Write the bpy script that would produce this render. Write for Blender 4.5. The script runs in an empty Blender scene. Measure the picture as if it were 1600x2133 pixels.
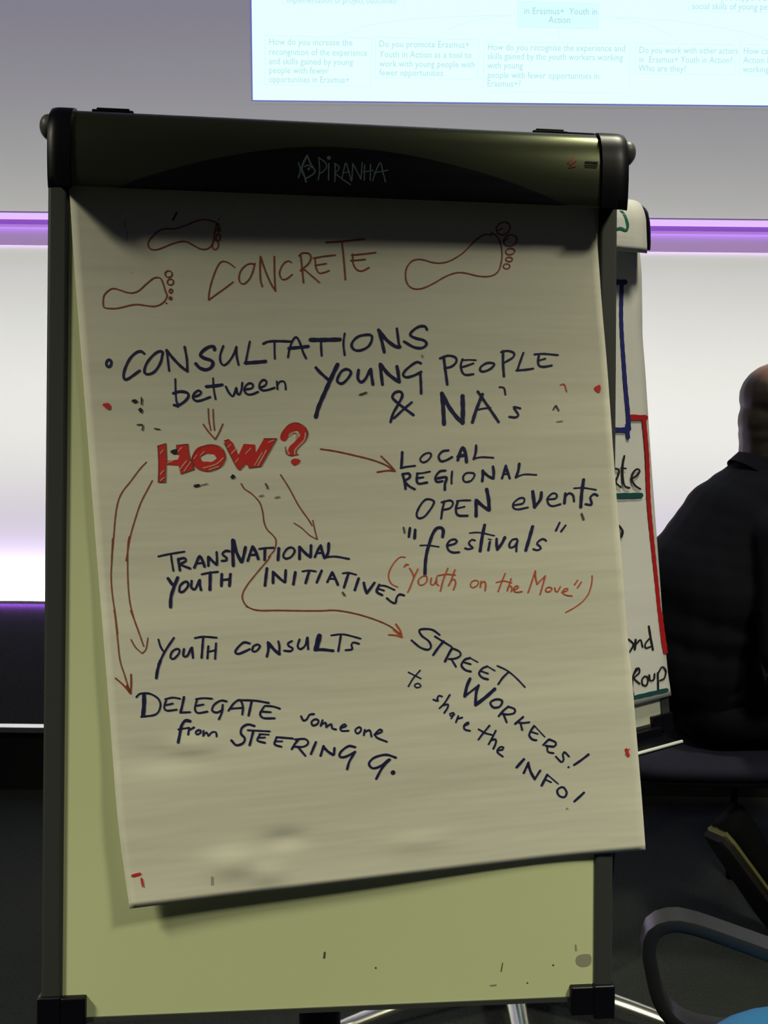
import bpy, bmesh, math, random
import numpy as np
from mathutils import Vector, Matrix
random.seed(7)
S = bpy.context.scene
COL = S.collection

# ------------------------------------------------------------------ camera, world, lamps, exposure
FP = 1800.0                                   # focal length in pixels of the 1600 x 2133 frame
PITCH, ROLL, EYE = math.radians(9), math.radians(.6), 1.45
CAM = np.array([0, 0, EYE])
FWD = np.array([0, math.cos(PITCH), -math.sin(PITCH)])
_u0 = np.array([0, math.sin(PITCH), math.cos(PITCH)]); _r0 = np.array([1., 0, 0])
RGT = math.cos(ROLL) * _r0 + math.sin(ROLL) * _u0
UPV = -math.sin(ROLL) * _r0 + math.cos(ROLL) * _u0
cam = bpy.data.objects.new('camera', bpy.data.cameras.new('camera')); COL.objects.link(cam)
cam.data.sensor_fit = 'VERTICAL'; cam.data.sensor_height = 24; cam.data.lens = FP / 2133 * 24
cam.data.clip_start = .02
cam.matrix_world = Matrix(((RGT[0], UPV[0], -FWD[0], 0), (RGT[1], UPV[1], -FWD[1], 0), (RGT[2], UPV[2], -FWD[2], EYE), (0, 0, 0, 1)))
S.camera = cam
S.view_settings.view_transform = 'Standard'; S.view_settings.look = 'None'
S.view_settings.gamma = 1; S.view_settings.exposure = 0; S.view_settings.use_curve_mapping = False
W = bpy.data.worlds.new('World'); S.world = W; W.use_nodes = True
W.node_tree.nodes['Background'].inputs[0].default_value = (.66, .60, .95, 1)
W.node_tree.nodes['Background'].inputs[1].default_value = .020

def area(name, loc, target, sx, sy, power, col, spread=180):
    l = bpy.data.lights.new(name, 'AREA'); l.shape = 'RECTANGLE'; l.size = sx; l.size_y = sy
    l.energy = power; l.color = col; l.spread = math.radians(spread)
    o = bpy.data.objects.new(name, l); COL.objects.link(o); o.location = loc
    o.rotation_euler = (Vector(target) - Vector(loc)).to_track_quat('-Z', 'Y').to_euler()
    return o
LAMP = (1, .965, .74)
area('ceiling_lamp_light', (-2.0, .10, 3.0), (-.6, .70, 0), .4, .4, 12.5, LAMP, 70)
area('ceiling_lamp_light', (1.35, .12, 3.0), (1.35, .18, 0), .36, .36, 29, LAMP, 105.5)
area('ceiling_lamp_light', (.84, 1.46, 3.1), (.88, 1.52, 0), .26, .26, 17, LAMP, 150)
# the LED wash of the stage wall: a strip in the cove at the foot of the wall, and added fill: wall flood, stage edge tint, violet top wash
WALL_Y, UP_Y = 4.56, 4.515                    # lower panel, upper panel (4.5 cm proud)
STAGE_Z, STAGE_Y = .2345, 2.84
LED_Z = 2.211
area('cove_strip_light', (0, WALL_Y - .03, STAGE_Z - .02), (0, WALL_Y - .012, 1.4), 9, .02, 190, (.84, .73, 1), 180)
area('added_wall_flood', (0, WALL_Y - 1.45, STAGE_Z + .03), (0, WALL_Y, STAGE_Z + 1.55), 9, .04, 57, (.97, .99, .87), 84)  # unseen flood, added to brighten the wall
area('shelf_strip_light', (0, WALL_Y - .022, LED_Z - .04), (0, WALL_Y - .006, LED_Z - .30), 9, .02, 1.6, (.45, .14, 1), 180)
area('added_stage_edge_tint', (0, WALL_Y - .085, STAGE_Z + .045), (0, WALL_Y - .185, STAGE_Z - .012), 9, .006, 60, (.42, .09, 1), 60)  # added violet lamp that tints the rear of the stage carpet
area('added_violet_wash', (0, UP_Y - .55, 4.5), (0, UP_Y, 3.2), 9, .06, 22, (.46, .34, 1), 150)  # added lamp out of view, gives the upper wall its violet tint

# ------------------------------------------------------------------ pixel / plane helpers (numpy, vectorised)
def ray(px, py):
    px = np.asarray(px, float); py = np.asarray(py, float)
    return FWD + ((px - 800) / FP)[..., None] * RGT - ((py - 1066.5) / FP)[..., None] * UPV
def at(px, py, d): return CAM + d * ray(px, py)
def on_plane(px, py, P, n):
    v = ray(px, py); return CAM + v * (((P - CAM) @ n) / (v @ n))[..., None]
def on_y(px, py, y): return on_plane(px, py, np.array([0, y, 0.]), np.array([0, 1., 0]))
def on_z(px, py, z): return on_plane(px, py, np.array([0, 0, float(z)]), np.array([0, 0, 1.]))
def project(P):
    q = P - CAM; d = q @ FWD
    return 800 + FP * (q @ RGT) / d, 1066.5 - FP * (q @ UPV) / d

# ------------------------------------------------------------------ materials
MATS = {}
def mat(name, col, rough=.6, metal=0., emit=0., noise=0., nscale=40, bump=0., bscale=60, spec=.5, stretch=None):
    if name in MATS: return MATS[name]
    m = bpy.data.materials.new(name); m.use_nodes = True; nt = m.node_tree; b = nt.nodes['Principled BSDF']
    b.inputs['Base Color'].default_value = (*col, 1); b.inputs['Roughness'].default_value = rough
    b.inputs['Metallic'].default_value = metal; b.inputs['Specular IOR Level'].default_value = spec
    if emit:
        b.inputs['Emission Color'].default_value = (*col, 1); b.inputs['Emission Strength'].default_value = emit
    if noise or bump:
        tc = nt.nodes.new('ShaderNodeTexCoord'); mp = nt.nodes.new('ShaderNodeMapping')
        nt.links.new(tc.outputs['Object'], mp.inputs[0])
        if stretch: mp.inputs['Scale'].default_value = stretch
        if noise:
            n = nt.nodes.new('ShaderNodeTexNoise'); n.inputs['Scale'].default_value = nscale; n.inputs['Detail'].default_value = 6
            nt.links.new(mp.outputs[0], n.inputs['Vector'])
            r = nt.nodes.new('ShaderNodeMapRange'); r.inputs[3].default_value = 1 - noise; r.inputs[4].default_value = 1 + noise
            nt.links.new(n.outputs['Fac'], r.inputs[0])
            x = nt.nodes.new('ShaderNodeMix'); x.data_type = 'RGBA'; x.blend_type = 'MULTIPLY'; x.inputs[0].default_value = 1
            x.inputs[6].default_value = (*col, 1); nt.links.new(r.outputs[0], x.inputs[7])
            nt.links.new(x.outputs[2], b.inputs['Base Color'])
        if bump:
            n2 = nt.nodes.new('ShaderNodeTexNoise'); n2.inputs['Scale'].default_value = bscale; n2.inputs['Detail'].default_value = 4
            nt.links.new(mp.outputs[0], n2.inputs['Vector'])
            bp = nt.nodes.new('ShaderNodeBump'); bp.inputs['Strength'].default_value = bump; bp.inputs['Distance'].default_value = .01
            nt.links.new(n2.outputs['Fac'], bp.inputs['Height']); nt.links.new(bp.outputs[0], b.inputs['Normal'])
    MATS[name] = m
    return m
M_wall = mat('wall_paint', (.76, .75, .76), .9, noise=.015, nscale=3)
M_carpet = mat('dark_carpet', (.032, .036, .034), .95, noise=.45, nscale=160, bump=.5, bscale=220, spec=.05)
M_stagecarpet = mat('stage_carpet', (.028, .030, .029), .95, noise=.5, nscale=120, bump=.6, bscale=180, spec=0)
M_nosing = mat('bright_nosing', (.93, .94, .90), .22, metal=1)
M_lip = mat('white_lip', (.9, .92, .85), .35)
M_riser = mat('black_riser', (.006, .006, .008), .8)
M_black = mat('black_plastic', (.004, .004, .007), .35, spec=.18)
M_gloss = mat('gloss_black', (.004, .004, .008), .34, spec=.35)
M_alu = mat('gunmetal', (.17, .19, .105), .24, metal=.92, bump=.015, bscale=200, stretch=(1, 60, 60))
M_rail = mat('dark_rail', (.045, .050, .045), .55, metal=.2)
M_board = mat('whiteboard', (.66, .72, .40), .4, noise=.04, nscale=5)
M_board2 = mat('whiteboard_grey', (.60, .62, .50), .4)
M_chrome = mat('chrome', (.82, .84, .70), .3, metal=1)
M_knob = mat('grey_knob', (.12, .12, .12), .45)
M_logo = mat('logo_print', (.13, .20, .19), .5)
M_navy = mat('navy_ink', (.010, .011, .072), .6)
M_brown = mat('dark_red_ink', (.30, .058, .026), .6)
M_red = mat('red_ink', (.66, .026, .020), .6)
M_orange = mat('orange_red_ink', (.60, .10, .036), .6)
M_salmon = mat('pale_red_ink', (.72, .36, .25), .7)
M_inkblack = mat('black_ink', (.012, .012, .016), .6)
M_green = mat('green_ink', (.006, .15, .09), .6)
M_teal = mat('dark_green_ink', (.006, .075, .075), .6)
M_smudge = mat('smudge_ink', (.07, .085, .055), .8)
M_faint = mat('faint_smudge', (.30, .30, .21), .8)
M_frame_blue = mat('blue_marker', (.018, .020, .17), .55)
M_red2 = mat('red_marker', (.46, .010, .012), .55)
INK = dict(navy=M_navy, brown=M_brown, red=M_red, orange=M_orange, salmon=M_salmon, black=M_inkblack, green=M_green,
           teal=M_teal, smudge=M_smudge, faint=M_faint, blue=M_frame_blue, red2=M_red2, logo=M_logo)

def paper_mat(name, col, bump):
    m = mat(name, col, .75, spec=.25); nt = m.node_tree; b = nt.nodes['Principled BSDF']
    uv = nt.nodes.new('ShaderNodeTexCoord'); mp = nt.nodes.new('ShaderNodeMapping')
    mp.inputs['Scale'].default_value = (1.3, 15, 1); mp.inputs['Rotation'].default_value = (0, 0, math.radians(2))
    nt.links.new(uv.outputs['UV'], mp.inputs[0])
    n = nt.nodes.new('ShaderNodeTexNoise'); n.inputs['Scale'].default_value = 1; n.inputs['Detail'].default_value = 3
    nt.links.new(mp.outputs[0], n.inputs['Vector'])
    n2 = nt.nodes.new('ShaderNodeTexNoise'); n2.inputs['Scale'].default_value = 9; n2.inputs['Detail'].default_value = 5
    nt.links.new(uv.outputs['UV'], n2.inputs['Vector'])
    ad = nt.nodes.new('ShaderNodeMath'); ad.operation = 'MULTIPLY_ADD'; ad.inputs[1].default_value = .22
    nt.links.new(n2.outputs['Fac'], ad.inputs[0]); nt.links.new(n.outputs['Fac'], ad.inputs[2])
    bp = nt.nodes.new('ShaderNodeBump'); bp.inputs['Strength'].default_value = bump; bp.inputs['Distance'].default_value = .012
    nt.links.new(ad.outputs[0], bp.inputs['Height']); nt.links.new(bp.outputs[0], b.inputs['Normal'])
    return m
M_paper = paper_mat('chart_paper', (.745, .73, .59), .20)
M_paper2 = paper_mat('chart_paper_white', (.75, .74, .70), .12)

# ------------------------------------------------------------------ object helpers
def tag(o, label=None, cat=None, group=None, kind=None):
    if label: o['label'] = label
    if cat: o['category'] = cat
    if group: o['group'] = group
    if kind: o['kind'] = kind
    return o
def thing(name, loc, label, cat, rz=0, group=None):
    o = bpy.data.objects.new(name, None); COL.objects.link(o); o.empty_display_size = .05
    o.location = [float(c) for c in loc]; o.rotation_euler = (0, 0, rz)
    return tag(o, label, cat, group)
def world_of(o):
    m = Matrix.LocRotScale(o.location, o.rotation_euler, None)
    return world_of(o.parent) @ m if o.parent else m
def obj(name, verts, faces, m, parent=None, smooth=False, label=None):
    """verts in world coordinates; stored in the parent's own frame"""
    me = bpy.data.meshes.new(name); me.from_pydata([tuple(float(c) for c in v) for v in verts], [], faces); me.update()
    return finish(name, me, m, parent, smooth, label)
def finish(name, me, m, parent=None, smooth=False, label=None):
    if parent is not None: me.transform(world_of(parent).inverted())
    bm = bmesh.new(); bm.from_mesh(me); bmesh.ops.recalc_face_normals(bm, faces=bm.faces); bm.to_mesh(me); bm.free()
    me.materials.append(m)
    if smooth:
        for p in me.polygons: p.use_smooth = True
    o = bpy.data.objects.new(name, me); COL.objects.link(o); o.parent = parent
    if label: o['label'] = label
    return o
class MB:
    def __init__(s): s.v = []; s.f = []
    def add(s, vs, fs):
        b = len(s.v); s.v += [np.array(v, float) for v in vs]; s.f += [tuple(i + b for i in f) for f in fs]; return s
    def grid(s, G, wrap=False, cap=False):
        """G[i][j] -> point; quads between rows; wrap closes j"""
        n, k = len(G), len(G[0]); b = len(s.v)
        for r in G: s.v += [np.array(p, float) for p in r]
        for i in range(n - 1):
            for j in range(k if wrap else k - 1):
                a = b + i * k + j; c = b + i * k + (j + 1) % k
                s.f.append((a, c, c + k, a + k))
        if cap:
            s.f.append(tuple(b + j for j in reversed(range(k)))); s.f.append(tuple(b + (n - 1) * k + j for j in range(k)))
        return s
    def tube(s, pts, rad, seg=12, closed=False, flat=None):
        pts = [np.array(p, float) for p in pts]; n = len(pts)
        rad = list(rad) if hasattr(rad, '__len__') else [rad] * n
        G = []; nrm = None
        for i in range(n):
            if closed: t = pts[(i + 1) % n] - pts[i - 1]
            else: t = pts[min(i + 1, n - 1)] - pts[max(i - 1, 0)]
            t = t / np.linalg.norm(t)
            if nrm is None:
                nrm = np.cross(t, [0, 0, 1.]);
                if np.linalg.norm(nrm) < 1e-3: nrm = np.array([1., 0, 0])
            nrm = nrm - t * (nrm @ t); nrm /= np.linalg.norm(nrm); bn = np.cross(t, nrm)
            G.append([pts[i] + rad[i] * (math.cos(a) * nrm + math.sin(a) * bn) for a in [2 * math.pi * j / seg for j in range(seg)]])
        if closed: G.append(G[0])
        return s.grid(G, wrap=True, cap=not closed)
    def band(s, pts, side, w, th, closed=False):
        """flat bar of width w along vector field side(i) and thickness th, rounded edges"""
        pts = [np.array(p, float) for p in pts]; n = len(pts); G = []
        for i in range(n):
            t = (pts[(i + 1) % n] - pts[i - 1]) if closed else pts[min(i + 1, n - 1)] - pts[max(i - 1, 0)]
            t /= np.linalg.norm(t); sd = np.array(side, float); sd = sd - t * (sd @ t); sd /= np.linalg.norm(sd); up = np.cross(sd, t)
            ring = []
            for a, bb in ((-1, -.7), (-.92, -1), (.92, -1), (1, -.7), (1, .7), (.92, 1), (-.92, 1), (-1, .7)):
                ring.append(pts[i] + sd * (a * w / 2) + up * (bb * th / 2))
            G.append(ring)
        if closed: G.append(G[0])
        return s.grid(G, wrap=True, cap=not closed)
    def lathe(s, c, axis, prof, seg=24):
        axis = np.array(axis, float); axis /= np.linalg.norm(axis); a = np.cross(axis, [0, .3, 1.]); a /= np.linalg.norm(a); b = np.cross(axis, a)
        G = [[np.array(c) + axis * z + r * (math.cos(q) * a + math.sin(q) * b) for q in [2 * math.pi * j / seg for j in range(seg)]] for z, r in prof]
        return s.grid(G, wrap=True, cap=True)
    def box(s, fn, x0, x1, y0, y1, z0, z1):
        c = [fn(x, y, z) for x in (x0, x1) for y in (y0, y1) for z in (z0, z1)]
        return s.add(c, [(0, 1, 3, 2), (4, 6, 7, 5), (0, 4, 5, 1), (2, 3, 7, 6), (0, 2, 6, 4), (1, 5, 7, 3)])
    def build(s, name, m, parent=None, smooth=False, label=None, bevel=0, sub=0):
        o = obj(name, s.v, s.f, m, parent, smooth, label)
        if bevel:
            b = o.modifiers.new('bevel', 'BEVEL'); b.width = bevel; b.segments = 3; b.limit_method = 'ANGLE'; b.angle_limit = math.radians(40)
        if sub:
            b = o.modifiers.new('sub', 'SUBSURF'); b.levels = sub; b.render_levels = sub
        return o
ID = lambda x, y, z: np.array([x, y, z], float)
def wbox(x0, x1, y0, y1, z0, z1): return MB().box(ID, x0, x1, y0, y1, z0, z1)

def spline(pts, step=3., closed=False):
    """centripetal-ish Catmull-Rom through 2-D points"""
    P = [np.array(p, float) for p in pts]
    if len(P) == 1: return np.array(P)
    if len(P) == 2:
        n = max(2, int(np.linalg.norm(P[1] - P[0]) / step) + 1)
        return np.array([P[0] + (P[1] - P[0]) * i / (n - 1) for i in range(n)])
    if np.linalg.norm(P[0] - P[-1]) < 1e-6: closed = True; P = P[:-1]
    n = len(P); out = []
    for i in range(n if closed else n - 1):
        p1, p2 = P[i], P[(i + 1) % n]
        p0 = P[i - 1] if (i > 0 or closed) else 2 * p1 - p2
        p3 = P[(i + 2) % n] if (i + 2 < n or closed) else 2 * p2 - p1
        k = max(1, int(np.linalg.norm(p2 - p1) / step))
        for j in range(k):
            t = j / k
            out.append(.5 * (2 * p1 + (p2 - p0) * t + (2 * p0 - 5 * p1 + 4 * p2 - p3) * t * t + (3 * p1 - p0 - 3 * p2 + p3) * t ** 3))
    out.append(P[0] if closed else P[-1])
    return np.array(out)

def ribbon(pts, w):
    """a pen stroke: flat outline with round ends; returns 2-D verts and faces"""
    c = spline(pts)
    if len(c) == 1 or np.abs(c - c[0]).max() < .01:
        a = np.linspace(0, 2 * np.pi, 11)[:-1]
        return np.stack([c[0, 0] + w / 2 * np.cos(a), c[0, 1] + w / 2 * np.sin(a)], 1), [tuple(range(10))]
    t = np.gradient(c, axis=0); t /= np.maximum(np.linalg.norm(t, axis=1), 1e-6)[:, None]
    nn = np.stack([-t[:, 1], t[:, 0]], 1)
    wob = 1 + .07 * np.sin(np.arange(len(c)) * .9 + c[0, 0])
    hw = (w / 2 * wob)[:, None]
    L, R = c + nn * hw, c - nn * hw
    n = len(c); V = list(L) + list(R); F = [(i, i + 1, n + i + 1, n + i) for i in range(n - 1)]
    if np.linalg.norm(c[0] - c[-1]) > .5:
        for e, sgn in ((0, -1), (n - 1, 1)):
            b = len(V); arc = []
            for q in (60, 30, 0, -30, -60):
                qq = math.radians(q); V.append(c[e] + (sgn * t[e] * math.cos(qq) + nn[e] * math.sin(qq)) * w / 2); 
            F.append((e, b, b + 1, b + 2, b + 3, b + 4, n + e))
    return np.array(V), F

def ellipse(cx, cy, rx, ry, rot=0, n=14):
    a = np.linspace(0, 2 * np.pi, n + 1); r = math.radians(rot)
    x, y = rx * np.cos(a), ry * np.sin(a)
    return [(cx + x[i] * math.cos(r) - y[i] * math.sin(r), cy + x[i] * math.sin(r) + y[i] * math.cos(r)) for i in range(n)] + [(cx + rx * math.cos(r), cy + rx * math.sin(r))]

def parse(txt, ox, oy, k):
    out = []
    for s in txt.replace('\n', ' ').split(';'):
        s = s.strip()
        if not s: continue
        head, body = s.split(':')
        if head == 'E':                                # outline ellipse: w cx cy rx ry rot
            q = [float(x) for x in body.split()]
            out.append(('r', q[0] / k, [(ox + x / k, oy + y / k) for x, y in ellipse(*q[1:])]))
        elif head in 'FB':                             # F: filled polygon, B: filled blob
            p = [tuple(float(c) for c in x.split(',')) for x in body.split()]
            out.append((head, 0, [(ox + x / k, oy + y / k) for x, y in p]))
        else:
            p = [tuple(float(c) for c in x.split(',')) for x in body.split()]
            out.append(('r', float(head) / k, [(ox + x / k, oy + y / k) for x, y in p]))
    return out

def ink(name, ink_name, parent, surf, *groups, lift=.0005, label=None, gap=None):
    """strokes given on the photo are carried to the surface they are written on; gap: strokes further apart (photo pixels) become marks of their own"""
    S_ = []
    for txt, ox, oy, k in groups:
        for kind, w, pts in parse(txt, ox, oy, k):
            if kind == 'r': v, f = ribbon(pts, w)
            else:
                v = spline(pts + [pts[0]], 4)[:-1] if kind == 'B' else np.array(pts); f = [tuple(range(len(v)))]
            S_.append((np.array(v), f))
    own = list(range(len(S_)))
    def root(i):
        while own[i] != i: i = own[i]
        return i
    for i in range(len(S_)):
        for j in range(i):
            if gap is None or np.sqrt(((S_[i][0][:, None] - S_[j][0][None]) ** 2).sum(2).min()) < gap: own[root(i)] = root(j)
    clusters = {}
    for i in range(len(S_)): clusters.setdefault(root(i), []).append(i)
    for ids in clusters.values():
        V, F = [], []
        for n, i in enumerate(ids):
            v, f = S_[i]
            F += [tuple(a + len(V) for a in q) for q in f]
            V += list(surf(v[:, 0], v[:, 1], lift + .00003 * (n % 5)))
        me = bpy.data.meshes.new(name); me.from_pydata([tuple(map(float, v)) for v in V], [], F); me.update()
        bm = bmesh.new(); bm.from_mesh(me)
        big = [f for f in bm.faces if len(f.verts) > 8]
        if big: bmesh.ops.triangulate(bm, faces=big)
        bm.to_mesh(me); bm.free()
        if parent is not None: me.transform(world_of(parent).inverted())
        me.materials.append(INK[ink_name])
        o = bpy.data.objects.new(name, me); COL.objects.link(o); o.parent = parent
        if label: o['label'] = label

# ------------------------------------------------------------------ the setting
tag(wbox(-6, 6, -3, STAGE_Y + .02, -.1, 0).build('floor', M_carpet), kind='structure')
tag(wbox(-6, 6, WALL_Y, WALL_Y + .12, -.05, LED_Z + .024).build('wall_back', M_wall), kind='structure')
tag(wbox(-6, 6, UP_Y, WALL_Y + .12, LED_Z + .0241, 4.6).build('wall_upper', M_wall), kind='structure')
st = wbox(-6, 6, STAGE_Y + .02, WALL_Y - .06, 0, STAGE_Z).build('stage', M_stagecarpet)
tag(st, kind='structure')
wbox(-6, 6, STAGE_Y, STAGE_Y + .0195, 0, STAGE_Z - .022).build('riser', M_riser, st)
wbox(-6, 6, STAGE_Y - .012, STAGE_Y + .0195, STAGE_Z - .018, STAGE_Z + .001).build('nosing', M_nosing, st, label='white stage edge strip')
M_led = mat('led_lavender', (.72, .48, 1.0), .5, emit=1.05)
M_led2 = mat('led_violet', (.20, .045, .47), .5, emit=.95)
M_violet_glow = mat('painted_violet_glow', (.48, .31, .62), .6, emit=.03)  # violet light below the strip, painted as base colour
for _m in (M_led, M_led2): _m.node_tree.nodes['Principled BSDF'].inputs['Base Color'].default_value = (.08, .05, .1, 1)
led = thing('led_light_strip', (0, WALL_Y, LED_Z), 'thin violet led light strip running across the white stage wall above the person', 'light strip')
wbox(-5.9, 5.9, UP_Y - .006, UP_Y + .03, LED_Z - .005, LED_Z + .0235).build('diffuser', M_led, led)
wbox(-5.9, 5.9, UP_Y + .004, WALL_Y - .002, LED_Z - .030, LED_Z - .006).build('channel', M_led2, led)
wbox(-5.9, 5.9, WALL_Y - .014, WALL_Y - .0015, LED_Z - .128, LED_Z - .0305).build('skirt', M_violet_glow, led, label='skirt below the strip, violet glow painted in its colour')

# the projected slide on the upper wall
def wl(px, py, lift): 
    P = on_y(px, py, UP_Y); P[..., 1] = UP_Y - lift; return P
x0 = float(on_y(527, 209, UP_Y)[0]); z0 = float(on_y(527, 209, UP_Y)[2])
M_slide = mat('slide_light', (.74, 1.0, 1.0), .9, emit=1.02)
M_slide_edge = mat('slide_edge_light', (.14, .16, .62), .9, emit=.55)
M_slide_text = mat('slide_text_light', (.50, .87, .91), .9, emit=.80)
M_slide_dark = mat('slide_title_light', (.45, .80, .88), .9, emit=.80)
M_slide_line = mat('slide_line_light', (.70, .97, .97), .9, emit=.92)
M_slide_box = mat('slide_box_light', (.70, 1.0, 1.0), .9, emit=.95)
for m in (M_slide, M_slide_edge, M_slide_text, M_slide_dark, M_slide_line, M_slide_box):
    m.node_tree.nodes['Principled BSDF'].inputs['Base Color'].default_value = (.2, .2, .2, 1)
INK.update(sline=M_slide_line, sbox=M_slide_box)
sl = thing('projected_slide', (x0 + 1.4, UP_Y, z0), 'bright cyan-white projected slide with question boxes on the wall behind the flipchart', 'projection')
wbox(x0, x0 + 3.3, UP_Y - .004, UP_Y - .0005, z0, z0 + 1.9).build('slide_image', M_slide, sl)
e = .007
ed = MB(); ed.box(ID, x0 - e, x0, UP_Y - .0045, UP_Y - .0005, z0 - e, z0 + 1.9); ed.box(ID, x0, x0 + 3.3, UP_Y - .0045, UP_Y - .0005, z0 - e, z0)
ed.build('slide_edge', M_slide_edge, sl, label='blue fringe of the slide')
def textlines(name, lines, m, parent, size_px, surf_y, lift):
    """lines: (px, py of baseline start, text, x-scale)"""
    V, F = [], []
    dg = None
    for px, py, t, xs in lines:
        c = bpy.data.curves.new('t', 'FONT'); c.body = t; c.size = 1; c.resolution_u = 2
        o = bpy.data.objects.new('t', c); COL.objects.link(o)
        dg = bpy.context.evaluated_depsgraph_get(); me = bpy.data.meshes.new_from_object(o.evaluated_get(dg))
        P = on_y(px, py, surf_y); s = size_px * surf_y / math.cos(PITCH) / FP
        b = len(V); V += [(P[0] + v.co.x * s * xs, surf_y - lift, P[2] + v.co.y * s) for v in me.vertices]
        F += [tuple(i + b for i in p.vertices) for p in me.polygons]
        bpy.data.objects.remove(o); bpy.data.curves.remove(c); bpy.data.meshes.remove(me)
    me = bpy.data.meshes.new(name); me.from_pydata([tuple(map(float, v)) for v in V], [], F); me.update()
    if parent is not None: me.transform(world_of(parent).inverted())
    me.materials.append(m); o = bpy.data.objects.new(name, me); COL.objects.link(o); o.parent = parent
    return o
boxes = [((553, 75), (775, 80), (772, 181), (552, 177)), ((783, 78), (998, 84), (995, 167), (781, 162)), ((1008, 88), (1312, 92), (1311, 195), (1007, 191)),
         ((1325, 91), (1530, 94), (1529, 157), (1323, 154)), ((1541, 94), (1720, 97), (1720, 160), (1540, 157)), ((1436, -60), (1760, -56), (1760, 28), (1434, 25)),
         ((590, -60), (845, -56), (843, 12), (589, 8))]
for q in boxes:
    ink('slide_box', 'sline', sl, wl, ('2:' + ' '.join('%g,%g' % p for p in q + (q[0],)).replace(' ', ' '), 0, 0, 1), lift=.0044) if False else \
        ink('slide_box', 'sline', sl, wl, (';'.join('1.6:%g,%g %g,%g' % (*q[i], *q[(i + 1) % 4]) for i in range(4)), 0, 0, 1), lift=.0044)
ink('slide_box', 'sbox', sl, wl, ('F:1079,4 1247,9 1246,61 1078,57', 0, 0, 1), lift=.0042)
ink('slide_box', 'sline', sl, wl, ('2:1079,4 1247,9;2:1247,9 1246,61;2:1246,61 1078,57;2:1078,57 1079,4', 0, 0, 1), lift=.0046)
ink('connector_line', 'sline', sl, wl, ('1.7:708,76 760,56 830,44 900,38 1000,34 1078,33', 0, 0, 1), lift=.0044)
ink('connector_line', 'sline', sl, wl, ('1.7:908,80 940,60 985,45 1030,37 1078,33', 0, 0, 1), lift=.0044)
ink('connector_line', 'sline', sl, wl, ('1.7:1163,61 1164,88', 0, 0, 1), lift=.0044)
ink('connector_line', 'sline', sl, wl, ('1.7:1247,35 1300,40 1350,53 1390,71 1412,90', 0, 0, 1), lift=.0044)
ink('connector_line', 'sline', sl, wl, ('1.7:1247,35 1350,40 1450,50 1550,69 1625,92', 0, 0, 1), lift=.0044)
T = textlines
T('slide_text', [(560, 94, 'How do you increase the', .92), (560, 115, 'recongnition of the experience', .89), (560, 134.5, 'and skills gained by young', .92), (560, 153, 'people with fewer', .92), (560, 172, 'opportunities in Erasmus+', .86)], M_slide_text, sl, 17, UP_Y, .0048)
T('slide_text', [(789, 98.5, 'Do you promote Erasmus+', .92), (790, 120, 'Youth in Action as a tool to', .92), (790, 139.5, 'work with young people with', .91), (790, 158, 'fewer opportunities', .9)], M_slide_text, sl, 17, UP_Y, .0048)
T('slide_text', [(1015, 105, 'How do you recognise the experience and', .9), (1015, 124, 'skills gained by the youth workers working', .88), (1015, 143, 'with young', .9), (1015, 163, 'people with fewer opportunities in', .9), (1014, 181, 'Erasmus+?', .9)], M_slide_text, sl, 17, UP_Y, .0048)
T('slide_text', [(1330, 111, 'Do you work with other actors', .87), (1330, 130.5, 'in  Erasmus+ Youth in Action?', .86), (1329, 149, 'Who are they?', .9)], M_slide_text, sl, 17, UP_Y, .0048)
T('slide_text', [(1547, 113, 'How can Erasmus+', .9), (1547, 132, 'Action be', .9), (1546, 151, 'working with', .9)], M_slide_text, sl, 17, UP_Y, .0048)
T('slide_text', [(1440, 1, 'How do you support the', .9), (1440, 20, 'social skills of young people', .9)], M_slide_text, sl, 17, UP_Y, .0048)
T('slide_text', [(597, 6, 'implementation of project outcomes?', .82)], M_slide_text, sl, 17, UP_Y, .0048)
T('slide_title', [(1091, 30, 'in Erasmus+  Youth in', .92), (1142, 48.5, 'Action', .92)], M_slide_dark, sl, 17, UP_Y, .0050)
# ------------------------------------------------------------------ flipchart stands
def star_base(root, foot, top, yaw, reach=.36, metal=None):
    """mobile foot: hub, five chrome arms with castors, black column up to the board"""
    foot = np.array(foot, float); metal = metal or M_chrome
    MB().lathe(foot, (0, 0, 1), [(.055, .03), (.06, .045), (.10, .045), (.112, .034)]).build('hub', M_black, root, True)
    c = MB(); c.tube([foot + [0, 0, .10], foot + [0, 0, .5], top], .030, 16); c.build('column', M_black, root, True)
    for k in range(5):
        a = yaw + 2 * math.pi * k / 5; d = np.array([math.cos(a), math.sin(a), 0]); sd = np.array([-d[1], d[0], 0])
        G = []
        for i in range(9):
            t = i / 8; p = foot + d * (.03 + (reach - .03) * t); z = .098 - .048 * t ** 1.6
            w = .024 - .008 * t; hh = .017 - .007 * t
            G.append([p + sd * (w * math.cos(q)) + np.array([0, 0, z + hh * math.sin(q)]) for q in [2 * math.pi * j / 12 for j in range(12)]])
        o = MB().grid(G, wrap=True, cap=True).build('base_arm', metal, root, True)
        tip = foot + d * (reach - .02) + np.array([0, 0, .022])
        MB().lathe(tip - sd * .012, sd, [(0, .012), (.002, .021), (.022, .021), (.024, .012)], 16).build('castor', M_black, o, True)

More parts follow.
